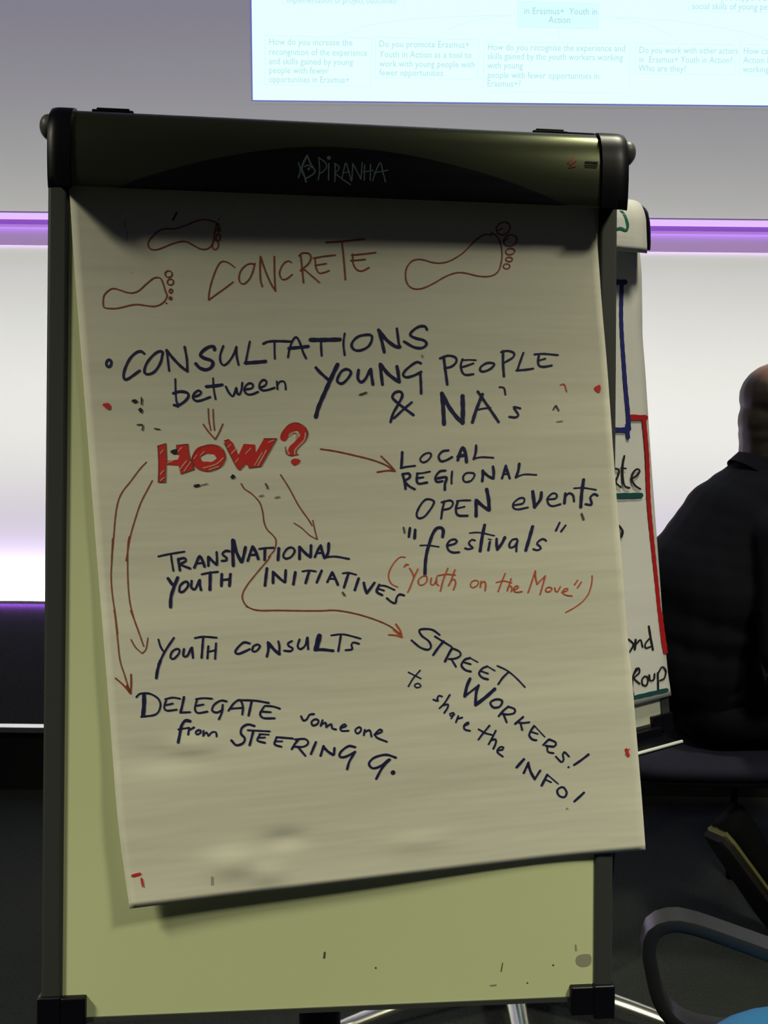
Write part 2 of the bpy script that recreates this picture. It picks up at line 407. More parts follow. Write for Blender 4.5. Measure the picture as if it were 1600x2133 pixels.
PROF = [(-.0775, .004), (-.0785, .026), (-.074, .037), (-.064, .046), (-.050, .0515), (-.034, .054), (-.012, .0535), (.006, .0515), (.0172, .0492), (.0188, .0475), (.002, .014), (-.03, .013)]
def prof_h(v):
    vs = [p[0] for p in PROF[1:10]]; hs = [p[1] for p in PROF[1:10]]
    return np.interp(v, vs, hs)
def flipchart_stand(B, root, foot, base_yaw=0., reach=.36, face=M_board):
    bx = lambda x0, x1, y0, y1, z0, z1: MB().box(B, x0, x1, y0, y1, z0, z1)
    bx(.015, .685, -.06, 1.002, -.012, 0).build('writing_board', face, root, label='off-white writing surface')
    for a, b in ((-.001, .0235), (.6775, .701)):
        bx(a, b, -.05, .99, -.018, .0045).build('side_rail', M_rail, root, bevel=.004)
    for sgn, a, b, c in ((0, -.004, .0235, .0515), (1, .6755, .703, .647)):
        m = MB(); m.box(B, a, b, .9715 + .013 * sgn, 1.022 + .004 * sgn, -.022, .009)
        m.box(B, min(b if not sgn else c, c if not sgn else a) - .0005, max(c if not sgn else a, b if not sgn else c) + .0005, .9735 + .012 * sgn, 1.013 + .008 * sgn, -.022, .008)
        m.build('corner_cap', M_black, root, bevel=.002)
    bx(.05, .648, 1.0005, 1.006, -.016, .002).build('bottom_rail', M_rail, root)
    # clamp bar
    G = [[B(u, v, h) for v, h in PROF] for u in np.linspace(.036, .664, 24)]
    o = MB().grid(G, wrap=True, cap=True).build('clamp_bar', M_alu, root, label='gunmetal clamp bar with black arched badge panel')
    for p in o.data.polygons: p.use_smooth = len(p.vertices) == 4
    es = o.modifiers.new('es', 'EDGE_SPLIT'); es.split_angle = math.radians(38)
    m = MB()
    for i, u in enumerate(np.linspace(.089, .6215, 60)):
        pass
    us = np.linspace(.088, .622, 70); G = []
    for u in us:
        q = (u - .340) / (.252 if u < .34 else .282); vt = .0185 - .0565 * max(0., 1 - abs(q) ** (1.75 if u < .34 else 1.9)) 
        G.append([B(u, v, prof_h(v) + .0009) for v in np.linspace(.0185, vt, 10)])
    m.grid(G); badge = m.build('badge_panel', M_gloss, o, True, label='glossy black arched panel')
    # end caps and knobs
    for sgn, a, b in ((-1, .0125, .0385), (1, .6625, .6965)):
        n = 8; G = []
        P2 = [(-.0795, -.022)] + [(v - .0015 if v < 0 else v + .0025, h + .0035) for v, h in PROF[1:10]] + [(-.012, -.022)]
        for i in range(n):
            t = i / (n - 1); u = a + (b - a) * t
            out = (t if sgn > 0 else 1 - t); ins = .004 * max(0, (out - .6) / .4) ** 2
            G.append([B(u, v * (1 - ins * 2), h - ins * .9) for v, h in P2])
        c = MB().grid(G, wrap=True, cap=True).build('end_cap', M_black, root)
        for p in c.data.polygons: p.use_smooth = len(p.vertices) == 4
        es = c.modifiers.new('es', 'EDGE_SPLIT'); es.split_angle = math.radians(35)
        ctr = B(a - .0055 if sgn < 0 else b + .0075, -.0575, .026); ax = (B(1, 0, 0) - B(0, 0, 0)) * sgn
        r = .0148
        MB().lathe(ctr - ax * .012, ax, [(0, r), (.012, r)] + [(.012 + .0105 * math.sin(q), r * math.cos(q)) for q in np.radians([20, 40, 58, 72, 84])]).build('clamp_knob', M_knob, root, True, label='round grey clamp knob')
    for u, w in ((.080, .024), (.606, .022)):
        k = MB(); k.box(B, u - w, u + w, -.0805, -.0765, .008, .030)
        k.box(B, u - w * .8, u + w * .8, -.0835, -.0800, .010, .028); k.build('sheet_hook', M_black, root, bevel=.0012)
    bx(.60, .661, -.0795, -.0768, .006, .030).build('top_strip', M_black, root)
    # bracket behind the board and foot
    bk = B(.35, .52, -.03)
    bx(.25, .45, .45, .60, -.036, -.0125).build('mounting_bracket', M_black, root, bevel=.004)
    star_base(root, foot, np.array([foot[0], foot[1], B(.35, .50, -.062)[2]]) * .75 + .25 * np.array(B(.35, .50, -.062)), base_yaw, reach)
    return o, badge

# main stand: TL corner of the board, its axes in the world
P0 = np.array([-.40621, 1.08652, 1.67170]); BU = np.array([.99613, .08720, -.01111]); BV = np.array([.00295, -.15946, -.98720]); BN = np.array([.08785, -.98335, .15910])
def B1(u, v, h): return P0 + BU * u + BV * v + BN * h
yaw1 = math.atan2(BU[1], BU[0])
foot1 = B1(.328, .5, -.085); foot1[2] = 0
F1 = thing('flipchart_stand', foot1, 'nearest flipchart stand with gunmetal clamp bar, holding the sheet headed CONCRETE', 'flipchart', yaw1, 'flipchart stands')
bar1, badge1 = flipchart_stand(B1, F1, foot1, base_yaw=math.radians(18) + yaw1)
def on_badge(px, py, lift):
    v = np.zeros(np.shape(px))
    for _ in range(6):
        h = prof_h(v) + .0009 + lift
        q = CAM + ray(px, py) * ((((P0 - CAM) @ BN) + h) / (ray(px, py) @ BN))[..., None] - P0
        v = q @ BV
    return P0 + (q @ BU)[..., None] * BU + v[..., None] * BV + h[..., None] * BN
ink('badge_lettering', 'logo', badge1, on_badge, ('''9:390,285 402,330 390,385;9:402,330 432,380;14:448,238 425,280 410,325;10:450,240 472,292 500,345 462,378 440,388;
 12:412,330 432,380 440,412;8:430,310 455,300 480,318;20:458,326;8:525,255 531,330 522,400;8:525,250 570,285 576,318 548,348 530,356;
 9:592,290 590,400;28:592,252;9:635,290 632,410;8:630,290 660,310 655,335 635,352 680,392 735,430;8:680,385 695,320 706,285 722,335 742,405;7:685,352 732,345;
 8:752,290 746,400;8:752,290 780,342 806,395;8:806,395 815,285;8:831,300 828,402;8:870,295 868,402;7:820,347 888,336;8:885,405 908,335 936,285 952,345 970,412;7:893,352 985,335''', 500, 250, 3.2), lift=.0004, label='pale teal badge lettering')
ink('bar_sticker', 'red2', bar1, on_badge, ('10:835,385 865,350;10:850,400 890,375;9:845,420 890,410', 950, 230, 3.556), lift=.0002, label='small dim red sticker')
ink('bar_print', 'black', bar1, on_badge, ('10:960,380 1050,385;8:955,400 1050,403;8:962,415 1045,418', 950, 230, 3.556), lift=.0002)
def on_board(px, py, lift): return on_plane(px, py, P0 + BN * lift, BN)
ink('board_mark', 'smudge', F1, on_board, ('9:175,535 172,560;9:418,608;4:1022,585 1015,625;9:1263,595;8:1140,680', 600, 1750, 2.286), lift=.0004, label='small dark pen mark', gap=10)
ink('board_stain', 'faint', F1, on_board, ('B:1380,550 1438,545 1440,590 1400,603 1372,585;7:1370,500 1372,525;7:965,692 990,690', 600, 1750, 2.286), lift=.0004, label='grey rub stain', gap=12)

# ------------------------------------------------------------------ the sheet on the main stand
LE = np.array([(142, 352), (144, 385), (152, 520), (163, 660), (205, 1200), (224, 1433), (244, 1700), (250, 1752), (270, 1893)], float)
RE = np.array([(1232, 395), (1236, 432), (1245, 510), (1254, 640), (1264, 750), (1277, 930), (1285, 1045), (1296, 1170), (1307, 1330), (1316, 1400), (1326, 1530), (1338, 1670), (1345, 1770)], float)
def sheet_h(s, t):
    h = .0058 + t ** 2.4 * (.016 * (1 - s) ** 1.8) + .004 * np.exp(-((s - 1) / .1) ** 2) * t
    h = h + .0010 * np.sin(9 * s + 4 * t) * t + .0007 * np.sin(31 * t + 2.2 * s) * np.minimum(1, 4 * t)
    # dents and creases near the foot of the sheet
    for cs, ct, rs, rt, a in ((.20, .955, .05, .018, .003), (.30, .93, .035, .010, -.0025), (.26, .975, .03, .012, .002), (.10, .80, .07, .02, -.0022), (.14, .79, .05, .012, .0025), (.55, .955, .06, .01, .0012)):
        h = h + 1.5 * a * np.exp(-((s - cs) / rs) ** 2 - ((t - ct) / rt) ** 2)
    return np.maximum(h, .0052)
_tt = np.linspace(0, 1, 90)
def _edge(E, s):
    y = E[0, 1] + (E[-1, 1] - E[0, 1]) * _tt; x = np.interp(y, E[:, 1], E[:, 0]); k = np.ones(7) / 7
    xs = x.copy(); xs[3:-3] = np.convolve(x, k, 'valid')
    q = np.array([on_plane(xs[i], y[i], P0 + BN * float(sheet_h(s, _tt[i])), BN) for i in range(len(_tt))]) - P0
    return q @ BU, q @ BV
LU, LV = _edge(LE, 0.); RU, RV = _edge(RE, 1.)
def sheet(s, t, lift=0.):
    s = np.asarray(s, float); t = np.asarray(t, float)
    def ip(A): 
        return np.interp(t, _tt, A) + np.where(t > 1, (t - 1) * (A[-1] - A[-2]) / (_tt[1]), 0)
    u = (1 - s) * ip(LU) + s * ip(RU); v = (1 - s) * ip(LV) + s * ip(RV)
    h = sheet_h(s, np.clip(t, 0, 1)) + lift
    return P0 + u[..., None] * BU + v[..., None] * BV + h[..., None] * BN
def on_sheet(px, py, lift):
    px = np.asarray(px, float); py = np.asarray(py, float)
    s = np.full(px.shape, .5); t = np.full(px.shape, .5)
    for _ in range(9):
        x, y = project(sheet(s, t, lift)); x1, y1 = project(sheet(s + 1e-3, t, lift)); x2, y2 = project(sheet(s, t + 1e-3, lift))
        a, b, c, d = (x1 - x) * 1e3, (x2 - x) * 1e3, (y1 - y) * 1e3, (y2 - y) * 1e3
        det = a * d - b * c; ex, ey = px - x, py - y
        s = np.clip(s + (d * ex - b * ey) / det, -.05, 1.05); t = np.clip(t + (a * ey - c * ex) / det, -.02, .999)
    return sheet(s, t, lift)
ns, ntt = 70, 120
me = bpy.data.meshes.new('flipchart_sheet')
ss, ts = np.meshgrid(np.linspace(0, 1, ns), np.linspace(0, 1, ntt))
SV = sheet(ss.ravel(), ts.ravel()); 
me.from_pydata([tuple(map(float, v)) for v in SV], [], [(i * ns + j, i * ns + j + 1, (i + 1) * ns + j + 1, (i + 1) * ns + j) for i in range(ntt - 1) for j in range(ns - 1)])
uvl = me.uv_layers.new(name='UVMap')
for l in me.loops:
    i = l.vertex_index; uvl.data[l.index].uv = (float(ss.ravel()[i]), float(ts.ravel()[i]))
for p in me.polygons: p.use_smooth = True
me.materials.append(M_paper)
SH = bpy.data.objects.new('flipchart_sheet', me); COL.objects.link(SH)
sm = SH.modifiers.new('thickness', 'SOLIDIFY'); sm.thickness = .0003; sm.offset = -1
# normals must face the camera for the thickness to grow backwards
if (me.polygons[0].normal @ Vector(BN)) < 0: me.flip_normals()
tag(SH, 'large handwritten paper sheet headed CONCRETE, clamped askew on the nearest flipchart', 'paper sheet', 'flipchart sheets')

GAP = dict(letter_hatch_gap=14, lettering=15, ink_spot=10, heading_lettering=40, pen_mark=10)
def w(name, ink_name, *g, label=None): return ink(name, ink_name, SH, on_sheet, *g, label=label, gap=GAP.get(name), lift=dict(letter_outline=.0006, letter_hatch_gap=.00075, ink_spot=.0008).get(name, .0004))
A = (190, 420, 3.2); A2 = (650, 440, 3.2); Bz = (200, 680, 3.2); Cz = (600, 660, 2.6667); Dz = (200, 840, 3.2); Ez = (640, 900, 2.5); Fz = (780, 1060, 3.2); Gz = (220, 1100, 2.5); Hz = (220, 1280, 2.5); Iz = (820, 1280, 3.077)
w('footprint_drawing', 'brown', ('''9:850,150 815,132 750,120 700,130 640,155 560,180 500,180 450,195 410,230 385,260 378,290 395,315 430,320 480,305 540,280 600,265 640,268 680,290 730,315 770,315 800,295 815,260 825,200 835,150;
 12:850,118;16:848,152;E:11 850,188 9 12 0;E:9 846,240 14 24 10;E:8 828,287 21 33 10;7:840,160 858,170'''.replace('E:11 850,188', 'E:11 850 188').replace('E:9 846,240', 'E:9 846 240').replace('E:8 828,287', 'E:8 828 287'), *A), label='red outline of a foot, uppermost')
w('footprint_drawing', 'brown', ('''9:80,695 80,640 95,610 130,582 160,580 200,592 240,605 280,607 320,590 370,545 415,510 445,505 465,515 480,550 495,600 505,625 490,660 460,685 420,697 370,693 310,685 260,690 200,705 150,712 95,708 80,695;
 E:9 515 482 24 22 0;E:9 527 535 21 20 0;E:9 530 595 10 14 20;E:9 527 643 9 9 0;12:500,676''', *A), label='red outline of a foot at the left margin')
w('footprint_drawing', 'brown', ('''9:1200,158 1160,155 1130,165 1090,195 1050,235 1010,275 950,315 900,337 850,345 800,340 750,325 710,320 670,330 640,360 625,400 625,450 640,490 670,513 710,518 760,505 820,475 880,440 940,415 990,408 1040,415 1100,430 1160,435 1210,425 1245,395 1262,340 1268,280 1258,220 1235,170 1195,142;
 E:9 1275 115 49 40 -35;E:9 1322 195 46 36 -20;E:9 1322 268 31 21 -10;E:9 1315 320 22 15 0;E:8 1298 367 22 17 0;8:1232,130 1268,115;8:1285,195 1310,180''', *A2), label='largest red outline of a foot, on the right')
w('heading_lettering', 'brown', ('''9:955,437 920,410 880,397 855,410 830,455 800,540 785,610 782,655;9:782,655 830,620 900,570 945,535;
 9:1090,410 1075,470 1050,520 1015,548 990,535 985,495 1000,455 1035,420 1070,412 1090,420;
 10:1128,365 1125,430 1128,520 1140,565;10:1128,365 1160,460 1200,550 1228,595;10:1228,595 1222,500 1220,365;
 9:1335,405 1320,395 1290,405 1265,440 1255,480 1270,515 1300,515 1340,485;
 10:1395,350 1405,440 1415,540;10:1385,360 1410,342 1450,345 1465,370 1450,410 1410,445 1395,460;10:1400,448 1420,452 1465,490 1520,537''', *A),
 ('''10:10,312 80,300 155,292;9:20,315 25,370 45,410 80,408 115,395;9:20,360 95,348;11:95,207 200,200 350,185;10:200,200 210,300 222,455;
 10:265,292 340,285 425,275;10:270,285 275,350 300,390 335,397 380,375;10:258,328 310,325 355,320''', *A2))
w('pen_mark', 'navy', ('13:545,122 570,75', *A))
w('lettering', 'navy', ('''E:18 85 245 17 24 10;
 18:320,180 300,165 265,175 225,215 195,275 183,325 190,352 215,348 255,320 290,295;17:440,165 400,175 350,225 325,275 325,310 350,318 390,300 425,250 440,200 440,165;
 14:470,155 478,220 487,295;19:470,160 520,220 570,270 608,297;15:608,297 605,220 590,135;
 22:790,155 785,135 755,135 715,160 695,190 720,210 765,225 780,245 765,275 730,288 690,275 665,248;14:848,130 828,190 830,235 850,258 880,240 915,190 935,135;14:935,135 938,200 950,255;
 13:1025,100 1010,175 997,240;22:995,242 1060,238 1130,232;16:1115,115 1150,100 1220,97 1300,100;12:1190,105 1190,160 1192,215;
 14:1280,205 1290,150 1310,95 1335,70 1360,110 1380,170 1400,212;20:1285,145 1340,140 1415,132''', *Bz),
 ('''22:125,127 200,127 288,125;12:183,130 184,170 187,215;11:315,92 308,150 315,212;14:460,100 400,105 365,130 353,160 370,183 405,185 445,165 465,130 460,100;
 17:503,72 520,130 535,195;19:505,75 550,130 600,165 622,166;14:618,165 612,120 605,65;15:772,70 760,52 725,55 690,80 680,102 710,118 755,130 770,152 745,172 700,168 645,137''', *Cz))
w('lettering', 'navy', ('''12:528,350 530,430 535,500;18:515,445 560,433 605,440 617,462 595,495 550,525 520,523;14:540,505 545,535;
 15:645,470 690,455 700,435 685,425 655,445 645,475 665,495 700,492 760,470;20:735,400 790,395 840,388;12:780,345 785,420 797,485;
 14:865,400 885,440 910,465 925,440 935,405 940,440 955,455 970,420 975,375;14:990,420 1040,410 1045,385 1020,378 995,400 990,430 1010,452 1045,450 1080,435;
 14:1090,410 1130,390 1135,365 1115,355 1092,378 1090,410 1110,425 1145,422 1190,408;12:1205,365 1210,418;12:1210,390 1225,368 1250,365 1262,385 1265,420''', *Bz))
w('lettering', 'navy', ('''17:155,282 180,310 225,350;23:275,265 240,340 200,430 170,500 155,555;15:330,290 300,300 278,335 275,360 300,370 330,345 350,310 330,290;
 16:392,295 388,340 405,362 430,345 455,295;16:460,290 465,330 472,375;17:512,262 518,320 525,375;20:515,265 555,315 600,350 618,360;18:618,360 612,310 605,275;
 14:738,258 720,250 690,265 650,300 640,325 660,335 700,325 740,305;14:735,310 738,360 740,425;
 15:865,225 875,300 885,375;13:845,230 890,215 930,225 935,250 910,275 870,285;12:970,235 960,270 970,310 990,322 1030,318;8:965,240 1010,238 1045,240;11:960,280 990,272 1030,258;
 13:1130,255 1100,258 1070,280 1070,300 1095,302 1130,285 1147,262 1130,255;14:1195,190 1195,260 1200,330;12:1185,195 1220,188 1255,200 1250,225 1200,255;
 12:1308,200 1290,250 1275,295;12:1270,297 1320,293 1362,287;11:1370,208 1420,205 1500,212;13:1395,210 1390,245 1395,270 1420,277 1465,270;10:1390,243 1430,232''', *Cz))
w('lettering', 'navy', ('''15:697,545 650,510 600,470 580,445 595,420 625,415 635,440 610,490 585,535 570,583;14:590,562 640,515 687,475;
 22:855,425 862,500 867,595;22:858,430 895,500 940,560 970,588;24:970,588 972,520 970,440;18:1025,585 1045,520 1080,430;15:1055,415 1100,480 1170,583;10:1040,520 1080,510 1125,505;
 10:1175,390 1200,395 1208,432;13:1290,508 1255,500 1265,520 1280,545 1265,558 1230,555''', *Cz))
w('arrow', 'brown', ('8:748,35 752,110 765,180;8:780,40 783,110 790,180;9:715,140 750,190 795,240;9:795,240 820,195 845,138', *Dz), label='double-lined red arrow pointing down to HOW')
w('heading_lettering', 'red', ('''F:412,285 465,268 470,385 545,375 558,345 530,340 535,280 612,272 622,350 655,440 565,470 550,415 465,410 462,525 415,525 418,400;
 60:752,305 805,318 832,355 820,395 775,418 720,418 680,400 668,365 690,325 752,305;
 F:855,250 885,240 910,260 950,345 985,270 1060,275 1065,330 1120,235 1205,235 1100,420 1020,430 1000,400 960,445 935,420;
 48:1252,228 1268,190 1305,162 1352,162 1382,195 1378,230 1345,268 1312,300 1305,330;B:1298,385 1325,368 1362,378 1352,402 1318,415''', *Dz), label='thick filled red letters HOW and question mark')
w('letter_outline', 'brown', ('''6:410,285 465,268;6:465,268 470,385;6:412,285 418,400 415,525;7:415,525 462,525;6:465,410 462,525;6:535,280 612,272;6:612,272 622,350 655,440;6:655,440 565,470;
 5:865,358 840,300 790,278 740,278 690,300 650,340 640,372 660,420 700,445 760,452 820,430 855,395 865,358;6:855,250 885,240;6:855,265 935,420 960,445;6:960,445 1000,400;6:1020,430 1100,420;6:1100,420 1205,235;6:1205,235 1120,235;
 5:1240,225 1252,180 1290,140 1340,130 1390,155 1413,200 1400,245 1365,280 1340,310 1335,340;5:1262,290 1270,335 1300,348 1350,340''', *Dz))
w('letter_hatch_gap', 'salmon', ('''9:478,396 510,386;9:558,442 602,385;8:588,452 630,392;8:542,325 572,295;9:715,432 800,406 848,365;8:698,345 722,322;9:755,442 815,422;8:878,292 898,275;9:903,335 932,305;8:1058,412 1108,328;10:1080,414 1135,315;
 8:998,335 1032,300;8:928,395 948,370;11:1397,200 1388,245 1352,282 1327,312 1326,338;9:1288,218 1308,196 1340,200 1338,228;9:1273,312 1290,338;8:428,475 452,448;8:428,335 448,312;7:1150,260 1185,245;7:655,370 672,345;8:430,515 455,495''', *Dz))  # pale streaks: gaps in the red hatching of the letters
w('lettering', 'navy', ('''14:495,105 493,150 490,185;10:487,187 520,180 562,175;10:640,108 610,115 588,140 600,157 625,150 645,125 640,108;12:735,95 705,100 685,125 695,150 720,148 755,130;16:785,145 795,110 810,80 825,110 830,155;16:785,127 825,118;13:880,70 878,105 868,140;9:870,137 910,130 970,133;
 13:497,220 508,260 512,295;12:497,218 530,215 535,235 510,255 530,280 560,297;9:570,215 600,213 640,205;12:575,215 570,245 580,268 625,262;10:570,240 605,235;
 12:720,200 690,205 668,235 675,258 705,255;13:680,240 725,235 718,270 717,300;10:755,205 752,240 752,268;10:870,215 830,213 812,235 820,258 850,255 868,235 870,215;14:915,200 915,225 912,255;14:915,205 945,230 968,240;14:970,240 972,210 968,180;
 13:1015,240 1025,210 1035,175;13:1035,178 1045,210 1055,240;9:1020,220 1050,215;14:1105,165 1100,200 1088,235;8:1088,235 1130,220 1195,222''', *Ez))
w('lettering', 'navy', ('''11:655,355 620,350 590,380 570,425 580,448 610,440 640,405 660,370 655,355;11:715,360 705,400 698,450;10:700,365 745,355 760,370 745,395 705,405;9:780,358 815,355 850,355;12:785,360 775,400 785,432 835,435;9:778,398 820,388;
 17:880,355 880,400 880,437;17:882,355 915,385 945,405;18:948,405 945,350 935,298;
 10:1080,380 1125,370 1130,345 1105,345 1075,370 1075,395 1100,402 1150,392;18:1175,310 1180,350 1185,390;16:1185,390 1215,350 1220,315;10:1250,350 1295,345 1300,325 1280,318 1252,345 1258,375 1280,385 1320,375;
 14:1345,320 1340,370;12:1345,335 1365,318 1385,330 1390,360;17:1440,248 1430,320 1425,390;8:1390,292 1440,290 1505,300;12:1512,330 1495,322 1475,340 1480,360 1480,378 1450,375''', *Ez))
w('lettering', 'navy', ('''17:237,128 230,185;19:272,140 268,195;21:455,185 460,145 445,125 415,130 390,165 370,220 350,290 340,360 337,440;9:305,243 360,242 430,252;
 14:485,245 535,232 550,215 535,202 505,210 485,240 495,275 525,290 565,288;13:670,210 650,205 630,225 640,245 658,260 625,268 605,262;21:735,108 720,180 705,280;9:635,160 700,157 800,178;16:770,220 760,275;7:760,200 780,205;
 18:815,200 815,240 820,270;20:820,270 850,230 870,190;14:950,200 920,205 900,235 905,258 935,248 955,215;14:955,210 947,250 947,282;22:1055,118 1035,190 1010,275;14:1145,212 1125,200 1095,215 1085,235 1105,250 1110,265 1085,275 1060,268;
 14:1235,92 1210,145;14:1275,110 1245,150''', *Fz))
w('lettering', 'orange', ('''8:205,322 170,322 130,360 100,415 95,460 115,500 155,520;11:200,385 212,370 225,372;9:235,395 255,430 262,455;9:290,400 262,460 235,530 222,555;8:345,445 310,455 292,480 300,505 325,505 350,480 345,445;9:380,460 375,500 395,505 415,470;9:415,455 415,500 428,510;
 9:490,395 460,470 440,548;8:420,445 480,435 540,440;9:537,405 510,480 495,510;9:510,480 532,468 542,495 527,540;8:680,475 650,485 640,510 655,525 685,510 695,485 680,475;9:712,482 706,522;9:708,502 730,482 742,500 738,545;
 9:872,430 848,490 825,550;8:812,490 860,480 915,492;9:912,465 898,510 886,545;9:890,525 908,512 918,525 913,550;9:930,540 960,525 955,512 935,520 930,545 950,555 985,550;
 9:1025,558 1045,500 1073,412;10:1073,412 1075,460 1085,502;9:1085,502 1110,475 1140,445;9:1140,445 1122,510 1105,570;9:1170,520 1145,530 1145,550 1170,550 1185,530 1170,520;9:1203,525 1208,550 1220,553 1240,518;9:1250,555 1285,545 1290,530 1265,535 1255,560 1280,575 1318,580;
 9:1355,475 1335,505;9:1380,487 1355,525;8:1452,445 1450,490 1430,560 1390,615 1330,660 1275,690''', *Fz), label='orange-red quoted phrase in brackets')
w('lettering', 'navy', ('''10:275,147 330,135 410,122;10:340,135 345,175 353,222;13:378,160 382,190 387,220;12:378,162 410,155 418,170 390,188 415,200 440,210;14:462,205 475,175 490,145 505,170 515,200;10:468,185 510,180;14:535,150 535,195;14:538,152 560,175 578,190;12:580,190 580,160 578,125;12:645,120 625,118 608,135 630,155 630,167 605,170;
 17:662,62 662,120 665,195;16:668,65 680,120 705,175;16:710,175 720,140 728,100;13:740,170 755,125 765,95;15:768,98 785,130 795,160;12:748,140 785,138;10:800,108 840,103 875,102;14:830,105 828,165;15:902,105 898,165;11:970,100 945,108 925,140 935,158 965,150 985,120 970,100;15:1010,98 1010,160;15:1012,100 1040,130 1065,150;14:1068,150 1070,90;
 13:1090,150 1105,115 1120,90;14:1120,92 1128,120 1140,155;10:1098,130 1130,128;15:1162,80 1160,120 1150,150;10:1150,150 1200,148 1268,160;
 16:325,262 345,290 358,300;17:375,258 355,310 340,360 338,410;13:410,280 388,300 385,330 405,330 430,300 425,280 410,280;13:448,275 447,310 465,318 480,290 488,272;13:490,270 492,300 497,322;10:500,240 540,232 585,227;16:545,232 543,320;15:605,240 603,300;15:650,240 645,300;12:605,270 648,265;
 15:840,210 830,298;14:872,228 872,285;14:875,230 905,260 930,280;14:935,280 938,220;15:988,230 978,292;9:1025,225 1060,220 1095,225;14:1060,225 1042,285;14:1125,222 1100,282;13:1155,280 1180,230;13:1180,230 1195,260 1210,295;9:1165,262 1200,265;9:1235,235 1265,232 1305,242;14:1265,235 1242,308;14:1318,262 1298,322;
 14:1345,285 1350,310 1360,338;14:1362,338 1400,285;13:1425,295 1412,330 1440,348;9:1425,298 1460,302 1505,322;10:1420,315 1450,325;11:1555,350 1530,345 1515,365 1510,390 1490,385 1465,365''', *Gz))
w('lettering', 'navy', ('''10:275,130 285,165 298,188;12:355,122 310,190 275,260;15:285,240 270,290 264,330;11:370,178 345,195 338,225 355,230 380,205 385,185 370,178;12:408,180 405,215 425,215 445,175;12:450,172 455,225;10:465,122 510,115 578,120;12:508,120 500,225;11:535,165 530,228;11:575,150 570,230;9:530,195 572,185;
 12:750,150 720,145 690,170 675,195 690,205 725,192 750,180;11:795,155 770,165 765,190 785,190 805,165 795,155;13:845,145 848,180 840,218;16:848,148 880,185 905,205;11:905,205 905,165 900,140;11:970,138 950,150 955,165 975,175 965,190 930,188;11:1010,130 1000,165 1015,180 1040,160 1050,120;11:1052,120 1055,180;
 27:1113,112 1097,178;14:1090,184 1130,182 1185,188;9:1175,108 1240,103 1328,125;11:1225,110 1212,190;10:1320,152 1290,145 1280,160 1285,180 1250,185''', *Hz))
w('lettering', 'navy', ('''21:200,420 200,470 195,525;10:160,430 180,412 230,412 275,440 285,480 260,520 185,532;9:310,440 350,432 388,438;10:315,445 305,485 320,500 370,495;9:310,472 350,463;13:408,430 400,470 390,510;10:390,510 440,508;9:470,440 510,435 555,438;10:475,445 465,490 480,512 530,505;9:470,475 510,468;
 11:630,452 600,448 565,470 555,500 580,510 610,495;11:610,470 605,510 590,545;11:640,500 670,460 700,445 715,480 712,520;9:645,490 715,485;10:700,445 780,448 850,460;13:760,455 745,525;10:830,475 870,478 908,490;11:825,480 805,515 820,538 880,540;10:815,505 860,508;
 11:1018,530 1030,552 1048,545 1062,522 1085,518;11:1090,545 1072,560 1080,578 1105,568 1108,550 1090,545;10:1130,550 1120,580;10:1122,575 1145,562 1150,587;10:1150,585 1175,570 1180,592 1200,598;10:1225,590 1255,580 1245,570 1225,585 1228,605 1265,605;10:1325,585 1300,600 1310,620 1330,605 1325,585;10:1350,600 1345,628;10:1350,612 1375,602 1385,635;10:1400,625 1440,610 1430,598 1405,620 1412,640 1465,662;
 15:440,555 415,552 395,580 385,630 378,665;9:378,598 430,590;11:435,590 430,625;11:435,602 460,588;11:490,600 470,610 475,625 495,615 490,600;10:510,605 508,632;10:512,628 525,612 535,632;10:538,630 555,612 575,614 578,635;
 12:775,580 740,572 710,590 705,620 725,645 715,670 680,680 655,655;9:740,602 800,605 855,608;12:770,605 750,680;11:805,625 790,655 830,668;9:795,642 830,640;8:800,622 850,625;11:890,640 880,675 915,688;10:890,638 975,645;9:885,660 920,660;12:1005,650 985,675 970,700;10:985,650 1040,648 1055,670 1030,688 985,688;11:1000,688 1040,735;
 13:1095,665 1070,725;13:1135,685 1120,735;14:1135,690 1160,715 1185,730;12:1190,728 1192,695;12:1300,690 1265,685 1225,715 1220,740 1250,740 1300,715;12:1300,715 1270,765 1258,805;12:1512,745 1460,730 1400,745 1372,775 1390,800 1430,790 1475,755;13:1480,755 1440,800 1410,855;25:1497,823''', *Hz))
w('lettering', 'navy', ('''13:295,130 250,98 200,92 165,100 180,135 225,170 240,205 220,225 170,210 115,165;12:265,140 310,168 370,205;16:320,172 285,215 255,258;16:375,215 355,250 330,300;12:375,215 420,235 430,260 400,280 355,285;12:370,285 400,335;8:485,275 540,305;14:490,278 455,290 435,325 460,355 495,365;11:450,305 495,318;
 8:600,330 650,360;14:600,332 570,345 548,378 570,405 605,415;11:560,362 605,378;10:665,328 730,360 790,410 842,465;14:735,370 700,405 672,445;
 20:490,412 470,460 457,523;14:457,523 500,490 545,455;18:545,455 530,500 525,578;23:527,578 590,530 648,478;14:685,545 650,545 620,565 640,595 680,590 697,560 685,545;15:735,590 705,615 675,650;13:735,590 775,605 775,630 735,640 690,635;13:705,640 725,690;
 15:830,657 780,700;12:870,690 825,695 800,690;12:815,700 825,740;8:900,710 970,785;14:900,715 880,745 870,775 890,800 915,805;10:880,750 925,765;14:995,800 960,835;13:1000,800 1040,820 1030,845 975,840;12:985,850 990,880 1025,888;
 12:1125,910 1095,880 1085,895 1090,930 1075,945 1040,910;15:1250,897 1200,935 1158,963;14:1122,978''', *Iz))
